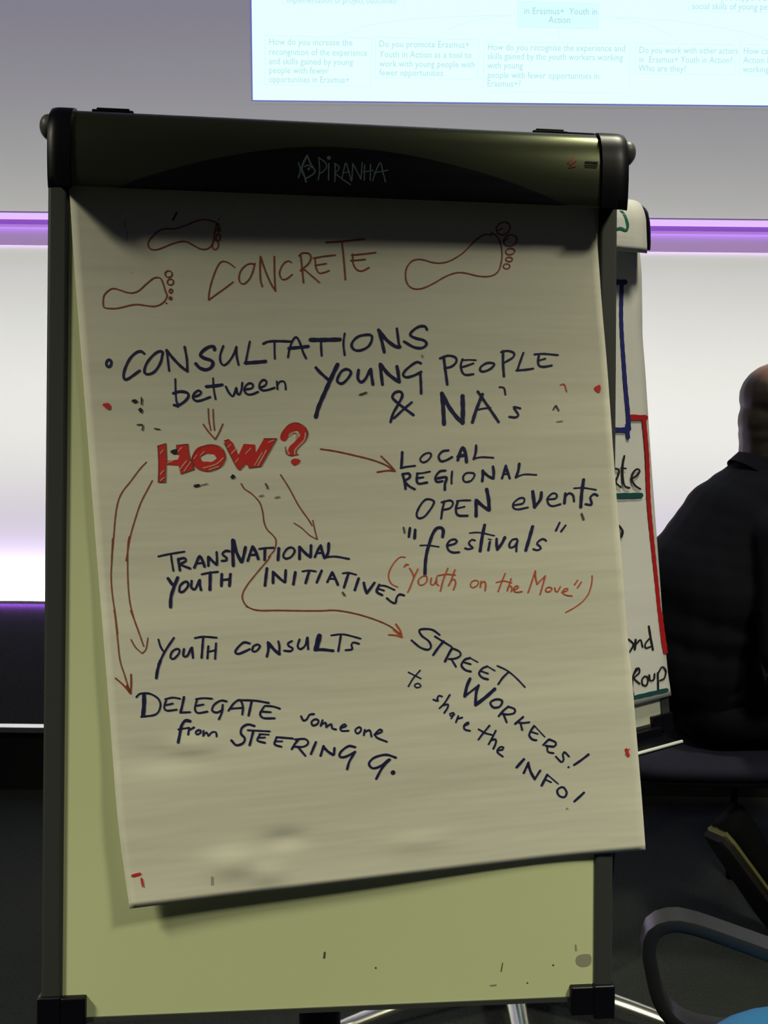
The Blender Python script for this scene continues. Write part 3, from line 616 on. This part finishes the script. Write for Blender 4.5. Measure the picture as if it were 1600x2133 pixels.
w('lettering', 'navy', ('''9:95,370 135,390 175,410;10:170,358 125,410 95,460;9:160,440 135,450 145,468 175,460 160,440;12:310,525 290,520 280,540 285,555 255,545;12:360,515 325,570 295,600;12:325,580 350,575 345,600 325,630;11:385,630 360,635 365,650 390,640;11:388,640 370,665;12:415,650 400,690;12:410,668 440,660;12:450,715 480,700 480,690 455,705 455,735 490,745;
 11:545,735 590,760 630,770;13:615,712 575,760 545,800;13:655,745 630,795 610,830;13:632,803 655,800 655,825 640,860;12:665,870 700,865 705,850 680,850 665,880 700,910;
 18:835,928 790,978;15:865,950 835,1015;16:862,955 880,1010 905,1055;14:905,1055 940,1000;16:985,1027 950,1095;9:985,1025 1055,1085;10:970,1055 1010,1075;13:1085,1105 1050,1125 1060,1160 1095,1170 1110,1140 1085,1105;16:1220,1142 1190,1170 1160,1197''', *Iz))
w('arrow', 'brown', ('8:335,392 290,440 230,520 175,590 145,660 128,760 118,880 105,1024', *Dz), ('6:33,150 28,250 35,350 50,450 62,550', *Gz), ('6:42,-20 48,0 62,130 75,240 100,320 128,410', *Hz), ('7:105,1000 103,1060', *Dz), ('6:36,55 32,150', *Gz), ('8:52,332 90,365 130,412;9:130,412 133,360 132,312;9:110,370 128,405', *Hz), label='long red arrow at the left margin')
w('arrow', 'brown', ('8:375,515 340,580 295,670 255,790 225,900 205,1024', *Dz), ('6:122,45 115,100 115,250 125,380 150,480 175,550', *Gz), ('6:130,-20 138,0 165,70 198,165', *Hz), ('7:205,1020 200,1050', *Dz), ('6:132,130 155,170 190,202;6:190,202 210,180 220,122', *Hz), label='second long red arrow from the left')
w('arrow', 'brown', ('8:968,535 990,570 1040,605 1090,660 1110,720 1120,790 1140,840 1180,880 1200,915 1190,975 1150,1024', *Dz), ('7:857,145 845,165 790,230 735,300 712,350 722,390 750,415 800,428 900,428 1020,430 1120,430 1200,428 1300,445 1400,475 1480,510 1535,552', *Gz), label='wavy red arrow crossing the sheet')
w('arrow_head', 'orange', ('8:1475,105 1510,108 1543,118;9:1543,118 1535,85 1512,50;7:1500,80 1540,115', *Hz))
w('arrow', 'brown', ('8:1230,475 1290,570 1350,680 1420,780 1440,815;7:1320,798 1370,830 1425,880 1475,907;7:1475,907 1460,850 1445,780', *Dz), label='short red arrow in the middle')
w('arrow', 'brown', ('8:70,88 150,100 250,122 340,145 410,172 455,203;8:365,208 420,200 458,203;8:458,203 430,170 385,125', *Ez), label='red arrow pointing right')
w('ink_spot', 'red', ('B:42,518 85,510 98,530 90,555 65,545', *Bz), ('B:75,1715 125,1690 133,1725 122,1762 95,1750', 1220, 400, 4.21), ('14:540,185 578,175;10:587,200 595,240', 60, 1750, 2.5), ('18:1492,865 1505,905;8:1510,862 1490,895', *Iz), label='red pen spot')
w('ink_spot', 'black', ('B:235,492 265,485 280,500 255,512;8:303,480 303,520;B:280,550 300,540 312,560 302,580', *Bz), ('B:495,318 540,305 540,335 515,340;B:650,545 690,538 695,552 655,560;B:895,490 910,472 930,490 908,506', *Dz), label='dark ink blot')
w('ink_spot', 'smudge', ('9:275,655 310,655 308,690;6:300,470 308,495;8:390,680 425,685', *Bz), ('9:1130,535 1140,550 1145,568', *Dz), ('11:400,432 435,420;8:1485,495 1475,515;8:1490,492 1505,520', *Cz), ('10:1430,425 1440,455;7:502,495 508,525', *Ez), ('10:1235,335 1245,350;9:735,408', *Gz), label='grey-green smudge')
w('ink_spot', 'faint', ('8:700,545 740,535;10:1090,618 1112,612;10:1195,628 1222,622', *Dz), ('6:1495,582 1525,578;6:745,210 750,225', *Cz), ('6:955,190 955,232', 60, 1750, 2.5), ('12:1113,1243', *Iz), ('6:265,470;5:240,200 235,260;7:225,140 222,165;8:205,60', *A), label='faint smudge')
w('pen_mark', 'orange', ('8:1515,378 1535,375 1548,415', *Cz))
# ------------------------------------------------------------------ second stand behind, turned to the left
Y2, TL = math.radians(27), math.radians(9.15)
U2 = np.array([math.cos(Y2), math.sin(Y2), 0]); BK2 = np.array([-math.sin(Y2), math.cos(Y2), 0]); Z3 = np.array([0, 0, 1.])
V2 = -Z3 * math.cos(TL) - BK2 * math.sin(TL); N2 = -BK2 * math.cos(TL) + Z3 * math.sin(TL)
_k = math.radians(1.3); U2, V2 = U2 * math.cos(_k) - V2 * math.sin(_k), V2 * math.cos(_k) + U2 * math.sin(_k)
O2 = at(1394, 1497, 1.84) - U2 * .70 - V2 * 1.0
def B2(u, v, h): return O2 + U2 * u + V2 * v + N2 * h
foot2 = np.array([.30, 1.80, 0])
F2 = thing('flipchart_stand', foot2, 'second flipchart stand standing behind, mostly hidden, only its right edge and chrome foot showing', 'flipchart', Y2, 'flipchart stands')
flipchart_stand(B2, F2, foot2, base_yaw=math.radians(-18), reach=.42, face=M_board2)
tr = MB(); tr.box(B2, .05, .66, 1.006, 1.03, -.016, .02); tr.box(B2, .05, .66, 1.024, 1.03, .0, .075)
tr.build('pen_tray', M_black, F2, bevel=.002)
MB().tube([B2(.05, 1.022, .078), B2(.655, 1.022, .078)], .0034, 10).build('tray_lip', M_lip, F2, True, label='white lip of the pen tray')
def on_b2(px, py, h): return on_plane(np.asarray(px, float), np.asarray(py, float), O2 + N2 * h, N2)
RE2 = np.array([(1330, 500), (1336, 570), (1338, 700), (1345, 780), (1350, 850), (1360, 1000), (1370, 1150), (1379, 1280), (1391, 1400), (1399, 1449)], float)
t2 = np.linspace(0, 1, 60)
_y = 505 + (1449 - 505) * t2; _x = np.interp(_y, RE2[:, 1], RE2[:, 0])
_q = np.array([on_b2(_x[i], _y[i], .012) for i in range(60)]) - O2; r2u, r2v = _q @ U2, _q @ V2
_bl = on_b2(1325, 1467.5, .012) - O2; slope = (r2v[-1] - _bl @ V2) / (r2u[-1] - _bl @ U2)
ns2, G = 30, []
for i in range(60):
    lu, lv = .028 + (r2u[i] - r2u[0]), r2v[i] - slope * t2[i] * (r2u[i] - .028)
    G.append([B2(lu + (r2u[i] - lu) * s, lv + (r2v[i] - lv) * s, .010 + .002 * s + .0012 * math.sin(7 * s + 9 * t2[i])) for s in np.linspace(0, 1, ns2)])
def uvsheet(name, G, m, thick=.0003):
    o = MB().grid(G).build(name, m, None, True); n, k = len(G), len(G[0]); l = o.data.uv_layers.new(name='UVMap')
    for lp in o.data.loops: l.data[lp.index].uv = ((lp.vertex_index % k) / (k - 1), (lp.vertex_index // k) / (n - 1))
    s = o.modifiers.new('thickness', 'SOLIDIFY'); s.thickness = thick; s.offset = 0
    return o
SH2 = uvsheet('flipchart_sheet', G, M_paper2)
tag(SH2, 'partly hidden paper sheet with blue and red ruled frames on the flipchart behind', 'paper sheet', 'flipchart sheets')
# written pages thrown back over the clamp of the second stand
pr = [(.030, .0560), (.018, .0575), (-.012, .0590), (-.034, .0600), (-.050, .0580), (-.066, .0520), (-.080, .0400), (-.0885, .020), (-.088, -.002), (-.07, -.018), (-.03, -.025), (.1, -.030), (.3, -.034)]
pr = [tuple(p) for p in spline(pr, .008)]
G = [[B2(u, v + (.003 * math.sin(u * 9)), h) for u in np.linspace(.010, .679, 20)] for v, h in pr]
FL = uvsheet('flipped_pages', G, M_paper2, .002)
tag(FL, 'white pages with a green outline thrown back over the clamp of the rear flipchart', 'paper sheet')
def on_flip(px, py, lift):
    v = np.full(np.shape(px), -.03)
    for _ in range(6):
        h = np.interp(v, [-.066, -.05, -.034, -.012, .018, .03], [.052, .058, .06, .059, .0575, .056]) + .0012 + lift
        q = CAM + ray(px, py) * ((((O2 - CAM) @ N2) + h) / (ray(px, py) @ N2))[..., None] - O2
        v = q @ V2
    return O2 + (q @ U2)[..., None] * U2 + v[..., None] * V2 + h[..., None] * N2
R1 = (1220, 400, 4.21); R2 = (1220, 850, 4.21); R3 = (1240, 1280, 4.444)
ink('green_outline', 'green', FL, on_flip, ('24:180,330 265,325 310,318 355,335 370,290 345,210 290,140', *R1))
s2 = lambda px, py, lift: on_b2(px, py, .0135 + lift)
def w2(n, k, *g, label=None): ink(n, k, SH2, s2, *g, label=label, gap=9 if n in ('lettering', 'underline') else None)
w2('ruled_frame', 'blue', ('48:120,790 345,790;35:318,790 312,1050 318,1250 335,1500 350,1700 375,1960 382,2080', *R1), ('42:120,192 365,190;34:362,150 375,255', *R2), label='dark blue ruled frame')
w2('ruled_frame', 'red2', ('48:388,80 525,85;34:512,85 540,400 555,800 580,1100 620,1500 650,1800 685,2080', *R2), ('40:605,-10 620,130;44:618,120 650,345', *R3), label='thick red ruled line')
w2('lettering', 'black', ('18:255,530 290,540 290,580 265,650 310,695;18:340,420 325,520 330,640 350,690 385,700;14:310,525 355,530;18:405,620 450,590 475,550 450,535 415,570 405,620 430,675 480,710;22:295,1035 325,1080 315,1125', *R2),
   ('18:310,230 345,260 355,285 320,345;22:375,235 368,320;16:380,275 420,235 440,300;20:535,325 515,220 497,110;16:500,225 465,270 470,310 530,290;16:400,500 352,570 345,680 355,745;17:352,570 380,500 405,495 408,540 362,590 412,640;17:470,570 435,600 440,650 475,655 490,600 470,570;17:500,560 510,612 545,600 550,550;17:580,540 585,695;16:585,540 620,485 655,520 640,590 600,610', *R3))
w2('underline', 'teal', ('45:275,768 485,765', *R2), ('40:330,778 360,770 660,700', *R3), label='dark green underline')

# ------------------------------------------------------------------ chairs
M_seatblue = mat('blue_fabric', (.020, .155, .36), .85, noise=.12, nscale=250, bump=.2, bscale=400)
M_seatnavy = mat('navy_fabric', (.005, .006, .022), .9, noise=.2, nscale=250, bump=.2, bscale=400)
M_arm = mat('black_armrest', (.022, .023, .026), .42)
def superell(cx, cy, a, b, n=36, p=3.6):
    out = []
    for i in range(n):
        q = 2 * math.pi * i / n; c, s = math.cos(q), math.sin(q)
        out.append((cx + a * abs(c) ** (2 / p) * (1 if c >= 0 else -1), cy + b * abs(s) ** (2 / p) * (1 if s >= 0 else -1)))
    return out
def chair(name, loc, rz, fabric, label, arms=True, seat_z=.465, w=.47, d=.45, leg_m=None, top=.662, rnd=3.6, back=None, splay=1., shift=0.):
    """faces local +x"""
    t = thing(name, loc, label, 'chair', rz, 'conference chairs')
    Mx = world_of(t); Wd = lambda x, y, z: np.array(Mx @ Vector((x, y, z)))
    # seat cushion
    G = []
    for sc, z in ((.90, -.034), (.975, -.030), (1.0, -.016), (.995, -.004), (.95, .006), (.85, .012), (.6, .010), (.3, .008), (.02, .007)):
        G.append([Wd(x, y, seat_z + z) for x, y in superell(shift, 0, d / 2 * sc, w / 2 * sc, p=rnd)])
    MB().grid(G, wrap=True, cap=True).build('seat', fabric, t, True)
    G = []
    for sc, z in ((.80, -.060), (.92, -.054), (.96, -.044), (.95, -.032)):
        G.append([Wd(x, y, seat_z + z) for x, y in superell(shift, 0, d / 2 * sc, w / 2 * sc, p=rnd)])
    MB().grid(G, wrap=True, cap=True).build('seat_shell', M_black, t, True)
    # backrest, curved
    G = []
    for i in range(15):
        v = i / 14; z = seat_z + .16 + .34 * v; hw = w / 2 * (.86 + .1 * math.sin(math.pi * v)) * (1 - .12 * max(0, v - .8) / .2) * (1 - .12 * max(0, .15 - v) / .15)
        xb = -d / 2 - .012 - .075 * v
        row = []
        for j in range(13):
            y = -1 + 2 * j / 12; row.append(Wd(xb + .035 * y * y, hw * y, z))
        for j in reversed(range(13)):
            y = -1 + 2 * j / 12; row.append(Wd(xb - .028 * (1 - abs(y) ** 6) + .035 * y * y, hw * y, z))
        G.append(row)
    MB().grid(G, wrap=True, cap=True).build('backrest', back or fabric, t, True)
    for sy in (-1, 1):
        y = sy * (w / 2 - .055)
        MB().tube([Wd(-.12, y, seat_z - .05), Wd(-d / 2 - .02, y, seat_z - .045), Wd(-d / 2 - .045, y, seat_z + .03), Wd(-d / 2 - .055, y, seat_z + .30)], .011, 12).build('back_support', M_black, t, True)
    for sx in (-1, 1):
        for sy in (-1, 1):
            x, y = sx * (d / 2 - .06), sy * (w / 2 - .035)
            MB().tube([Wd(x, y, seat_z - .06), Wd(x + sx * .02, y + sy * .01, seat_z - .12), Wd(x + sx * .055 * splay, y + sy * .02, .0)], .0115, 12).build('leg', leg_m or M_black, t, True)
    if arms:
        for sy in (-1, 1):
            y = sy * (w / 2 + .026)
            P = [(.04, top - .188), (.115, top - .186), (.155, top - .168), (.176, top - .135), (.188, top - .092), (.195, top - .055), (.190, top - .022), (.165, top - .004), (.13, top - .003), (.05, top - .022), (-.05, top - .048), (-.15, top - .075), (-.20, top - .092), (-.225, top - .118), (-.215, top - .148), (-.15, top - .175), (-.08, top - .186)]
            pts = spline(P, .012, closed=False)
            ar = MB().band([Wd(x, y, z) for x, z in pts], np.array(Mx.to_3x3() @ Vector((0, 1, 0))), .040, .021).build('armrest', M_arm, t, True)
            es = ar.modifiers.new('es', 'EDGE_SPLIT'); es.split_angle = math.radians(38)
    return t
# near chair at the photo's lower right: its far armrest and the rounded corner of its seat show
AF = math.radians(168)
cdir = np.array([math.cos(AF), math.sin(AF), 0]); cr = np.array([cdir[1], -cdir[0], 0])
c0 = cdir * (-.162 - .195) + cr * (1.345 - .241)
chair('armchair', c0, AF, M_seatblue, 'blue upholstered armchair with a black looped armrest in the lower right corner', seat_z=.492, w=.43, top=.590, rnd=2.15, shift=-.07)
PX, PY = .86, 2.13
chair('side_chair', (.785, PY, 0), 0, M_seatnavy, 'dark navy armless chair under the seated person', arms=False, seat_z=.545, w=.46, d=.54, back=mat('black_mesh', (.006, .006, .008), .9), splay=.6)

# ------------------------------------------------------------------ the seated person
M_skin = mat('skin', (.34, .155, .10), .5, noise=.12, nscale=30)
M_sweater = mat('black_sweater', (.0045, .005, .009), .95, noise=.2, nscale=300, bump=.06, bscale=300, spec=.15)
M_trouser = mat('black_trousers', (.005, .005, .007), .95, bump=.15, bscale=200, spec=.1)
M_shoe = mat('black_shoe', (.006, .006, .007), .85, spec=.1)
M_sole = mat('dark_sole', (.010, .009, .012), .7)
M_welt = mat('khaki_midsole', (.17, .165, .06), .7)
M_watch = mat('watch_grey', (.20, .20, .21), .4)
PA = math.radians(10)
PE = thing('person', (PX, PY, 0), 'seated bald person in a dark sweater, seen from behind at the right edge', 'person', PA)
PM = world_of(PE)
def metal_body(name, chains, m, vox, parent, smooth=12, extra=None):
    """one continuous surface from tapered limb segments, in the person's own frame"""
    b = MB()
    for ch in chains:
        pts = [np.array(c[:3], float) for c in ch]; rr = [c[3] for c in ch]
        for p, r, c in zip(pts, rr, ch):
            k = c[4] if len(c) > 4 else (1, 1, 1)
            n, mm = 12, 16
            G = [[p + np.array([r * k[0] * math.sin(q) * math.cos(a), r * k[1] * math.sin(q) * math.sin(a), r * k[2] * math.cos(q)]) for a in [2 * math.pi * j / mm for j in range(mm)]] for q in np.linspace(.02, math.pi - .02, n)]
            b.grid(G, wrap=True, cap=True)
        for i in range(len(pts) - 1):
            L = np.linalg.norm(pts[i + 1] - pts[i]); st = max(2, int(L / (min(rr[i], rr[i + 1]) * .35)))
            k0 = ch[i][4] if len(ch[i]) > 4 else (1, 1, 1); k1 = ch[i + 1][4] if len(ch[i + 1]) > 4 else (1, 1, 1)
            for j in range(1, st):
                f = j / st; p = pts[i] * (1 - f) + pts[i + 1] * f; r = rr[i] * (1 - f) + rr[i + 1] * f; k = [k0[q] * (1 - f) + k1[q] * f for q in range(3)]
                G = [[p + np.array([r * k[0] * math.sin(q) * math.cos(a), r * k[1] * math.sin(q) * math.sin(a), r * k[2] * math.cos(q)]) for a in [2 * math.pi * jj / 14 for jj in range(14)]] for q in np.linspace(.02, math.pi - .02, 9)]
                b.grid(G, wrap=True, cap=True)
    V = [np.array(PM @ Vector(v)) for v in b.v]
    o = obj(name, V, b.f, m, parent, True)
    rm = o.modifiers.new('r', 'REMESH'); rm.mode = 'VOXEL'; rm.voxel_size = vox; rm.use_smooth_shade = True
    s = o.modifiers.new('s', 'SMOOTH'); s.iterations = smooth; s.factor = .5
    dg = bpy.context.evaluated_depsgraph_get(); me = bpy.data.meshes.new_from_object(o.evaluated_get(dg))
    o.modifiers.clear(); old = o.data; o.data = me; bpy.data.meshes.remove(old); me.name = name
    for p in me.polygons: p.use_smooth = True
    return o
# joints (local: x forward, y to the left, z up)
neck0 = (.10, 0, 1.235)
HC = (.130, 0, 1.380)
def arm_pts(s):
    return [(.035 if s < 0 else .07, .185 * s, 1.09 if s < 0 else 1.05), (-.02 + .03, .26 * s, .84), (.22, .17 * s, .755)]
def leg_pts(s):
    return [(.0, .10 * s, .645), (.43, .13 * s, .605), (.33 if s < 0 else .46, .13 * s, .30), (.225 if s < 0 else .46, .14 * s, .235 if s < 0 else .09)]
head = [[(HC[0] - .022, 0, HC[2] + .028, .088, (1.06, .88, .95)), (HC[0] + .035, 0, HC[2] + .020, .078, (1, .90, 1.0))],
        [(HC[0] + .045, 0, HC[2] - .045, .058, (1, .95, 1.0)), (HC[0] + .062, 0, HC[2] - .085, .034, (1, 1.1, .8))],
        [(HC[0] - .052, 0, HC[2] - .03, .070, (.9, .9, 1)), (.092, 0, 1.28, .068), neck0 + (.075,)],
        [(HC[0] + .106, 0, HC[2] + .0, .012), (HC[0] + .124, 0, HC[2] - .028, .0135), (HC[0] + .108, 0, HC[2] - .034, .013, (1, 1.4, .8))],
        [(HC[0] + .098, .032, HC[2] + .025, .016, (.6, 1.4, .6)), (HC[0] + .098, -.032, HC[2] + .025, .016, (.6, 1.4, .6))],
        [(HC[0] + .098, .0, HC[2] - .062, .014, (.9, 1.9, .5))], [(HC[0] + .092, .0, HC[2] - .074, .014, (.9, 1.6, .5))], [(HC[0] + .084, 0, HC[2] - .098, .019, (1, 1.2, .9))]]
for s in (-1, 1):
    head.append([(HC[0] - .002, s * .080, HC[2] + .005, .021, (.75, .38, 1.3)), (HC[0] + .004, s * .077, HC[2] - .022, .012, (.8, .5, 1))])
body = head + [[(-.02, 0, .70, .115, (.95, 1.2, .8)), (-.05, 0, .80, .14, (.9, 1.12, 1)), (-.02, 0, .98, .145, (.85, 1.2, 1)), (.035, 0, 1.09, .095, (.9, 1.35, .8)), neck0 + (.07,)]]
for s in (-1, 1):
    a = arm_pts(s); l = leg_pts(s)
    body.append([a[0] + (.055,), a[1] + (.043,), a[2] + (.027,)])
    pc = np.array(a[2]) + np.array([.075, -.035 * s, -.035])
    body.append([a[2] + (.026,), tuple(np.array(a[2]) + [.035, -.012 * s, -.012]) + (.027, (1, 1, .7)), tuple(pc) + (.030, (1, 1.1, .55))])
    for i, (oy, ln) in enumerate(((-.028, .066), (-.010, .076), (.009, .072), (.027, .058))):
        k0 = pc + np.array([.022, oy, .004]); k1 = k0 + np.array([ln * .5, oy * .15 - .006 * s, -.004]); k2 = k1 + np.array([ln * .35, -.004 * s, -.016]); k3 = k2 + np.array([ln * .16, 0, -.018])
        body.append([tuple(k0) + (.0095,), tuple(k1) + (.0088,), tuple(k2) + (.008,), tuple(k3) + (.0072,)])
    th = pc + np.array([-.025, -.030 * s, .0]); body.append([tuple(th) + (.012,), tuple(th + [.03, -.022 * s, -.008]) + (.0105,), tuple(th + [.055, -.022 * s, -.018]) + (.009,)])
    body.append([l[0] + (.070,), l[1] + (.058,), l[2] + (.05,), l[3] + (.036,)])
nt = M_skin.node_tree; bs = nt.nodes['Principled BSDF']           # cropped stubble round the back and sides of the head
tc = nt.nodes.new('ShaderNodeTexCoord'); sx_ = nt.nodes.new('ShaderNodeSeparateXYZ'); nt.links.new(tc.outputs['Object'], sx_.inputs[0])
def mth(op, a, b_):
    n = nt.nodes.new('ShaderNodeMath'); n.operation = op
    for i, v in enumerate((a, b_)):
        if hasattr(v, 'node'): nt.links.new(v, n.inputs[i])
        else: n.inputs[i].default_value = v
    return n.outputs[0]
dd = mth('ADD', mth('MULTIPLY', mth('SUBTRACT', sx_.outputs['X'], HC[0]), -.70), mth('MULTIPLY', mth('SUBTRACT', sx_.outputs['Z'], HC[2]), -.72))
mr = nt.nodes.new('ShaderNodeMapRange'); mr.inputs[1].default_value = -.035; mr.inputs[2].default_value = .02; nt.links.new(dd, mr.inputs[0])
zz = nt.nodes.new('ShaderNodeMapRange'); zz.inputs[1].default_value = 1.20; zz.inputs[2].default_value = 1.27; nt.links.new(sx_.outputs['Z'], zz.inputs[0])
mx = nt.nodes.new('ShaderNodeMix'); mx.data_type = 'RGBA'; nt.links.new(mth('MULTIPLY', mr.outputs[0], zz.outputs[0]), mx.inputs[0])
nt.links.new(bs.inputs['Base Color'].links[0].from_socket, mx.inputs[6]); mx.inputs[7].default_value = (.022, .014, .010, 1)
nt.links.new(mx.outputs[2], bs.inputs['Base Color'])
metal_body('body', body, M_skin, .005, PE, 6)
sw = [[(-.015, 0, .640, .150, (.95, 1.18, .75)), (-.075, 0, .76, .172, (.92, 1.08, 1)), (-.060, 0, .93, .168, (.88, 1.16, 1)), (-.012, 0, 1.02, .148, (.95, 1.2, .9)), (.020, 0, 1.105, .120, (1, 1.35, .9)), (.022, 0, 1.07, .125, (.95, 1.5, .85)), (.062, 0, 1.150, .112, (1, 1.35, .8)), (.098, 0, 1.205, .092, (1, 1.1, .8))]]
for s in (-1, 1):
    a = arm_pts(s); sw.append([a[0] + (.076,), a[1] + (.064,), tuple(np.array(a[1]) * .12 + np.array(a[2]) * .88) + (.043,)])
metal_body('sweater', sw, M_sweater, .008, PE, 8)
b = MB(); cen = np.array([.108, 0, 1.225]); ax = np.array([.62, 0, 1.0]); ax /= np.linalg.norm(ax); sx = np.array([1, 0, -.62]); sx /= np.linalg.norm(sx)
G = []
for dz, r in ((-.045, .092), (-.01, .083), (.016, .0785), (.022, .0745), (.014, .0725), (-.02, .078)):
    G.append([np.array(PM @ Vector(cen + ax * dz + r * (sx * math.cos(q) * 1.12 + np.array([0, 1, 0]) * math.sin(q)) + ax * (.012 * -math.cos(q)))) for q in [2 * math.pi * j / 36 for j in range(36)]])
MB().grid(G, wrap=True).build('collar', M_sweater, PE, True)
tro = []
for s in (-1, 1):
    l = leg_pts(s); tro.append([(-.03, .07 * s, .640, .12, (1, 1, .75)), (.12, .11 * s, .640, .098, (1, 1, .85)), l[1] + (.074,), l[2] + (.064,), tuple(np.array(l[3]) * .95 + np.array(l[2]) * .05) + (.056,)])
metal_body('trousers', tro, M_trouser, .008, PE, 8)
def shoe(heel, toe, up):
    """heel and toe of the sole line (local points), up = away from the sole"""
    heel, toe = np.array(heel, float), np.array(toe, float); fx = toe - heel; L = np.linalg.norm(fx); fx /= L
    up = np.array(up, float); up -= fx * (up @ fx); up /= np.linalg.norm(up); sd = np.cross(up, fx)
    def prof(t):  # half width along the foot
        return .036 + .012 * math.sin(min(1, t / .75) * math.pi * .5) ** 2 if t < .8 else .048 * math.sqrt(max(0.02, 1 - ((t - .8) / .205) ** 2))
    def loft(z0, z1, k0, k1, nm, m, top=None):
        G = []
        for i in range(15):
            t = i / 14; x = L * t; w = max(.012, prof(t) * (1 if t > .08 else .75 + 3 * t)); h1 = z1 if top is None else top(t)
            ring = [heel + fx * x + sd * (w * k0 * c) + up * z0 for c in (-.8, 0, .8)] + [heel + fx * x + sd * (w * k0) + up * (z0 * .7 + h1 * .3)] + [heel + fx * x + sd * (w * k1 * c) + up * h1 for c in (.85, .4, 0, -.4, -.85)] + [heel + fx * x - sd * (w * k0) + up * (z0 * .7 + h1 * .3)]
            G.append([np.array(PM @ Vector(p)) for p in ring])
        return MB().grid(G, wrap=True, cap=True)
    sh = loft(.030, .05, .98, .62, 'shoe', M_shoe, lambda t: .115 - .055 * max(0, t - .25) / .75 - .025 * max(0, t - .85) / .15).build('shoe', M_shoe, PE, True)
    loft(.0, .018, 1.0, 1.05, 'sole', M_sole).build('sole', M_sole, sh, label='dark sole')
    loft(.018, .034, 1.07, 1.05, 'welt', M_welt).build('midsole', M_welt, sh, label='khaki midsole stripe')
inv = PM.inverted()
lp = lambda px, py, d: np.array(inv @ Vector(at(px, py, d)))
shoe(lp(1482, 1748, 2.10), lp(1632, 1962, 2.22), (.55, .25, .6))
shoe((.40, .14, .0), (.67, .15, .0), (0, 0, 1))
a = arm_pts(-1); c = np.array(a[2]) * .93 + np.array(a[1]) * .07; ax = np.array(a[2]) - np.array(a[1])
wm = MB().lathe(np.array(PM @ Vector(c)), np.array(PM.to_3x3() @ Vector(ax)), [(-.012, .031), (-.010, .034), (.010, .034), (.012, .031)], 24)
tag(wm.build('wristwatch', M_watch, None, True), 'grey wristwatch on the right wrist of the seated person', 'watch')
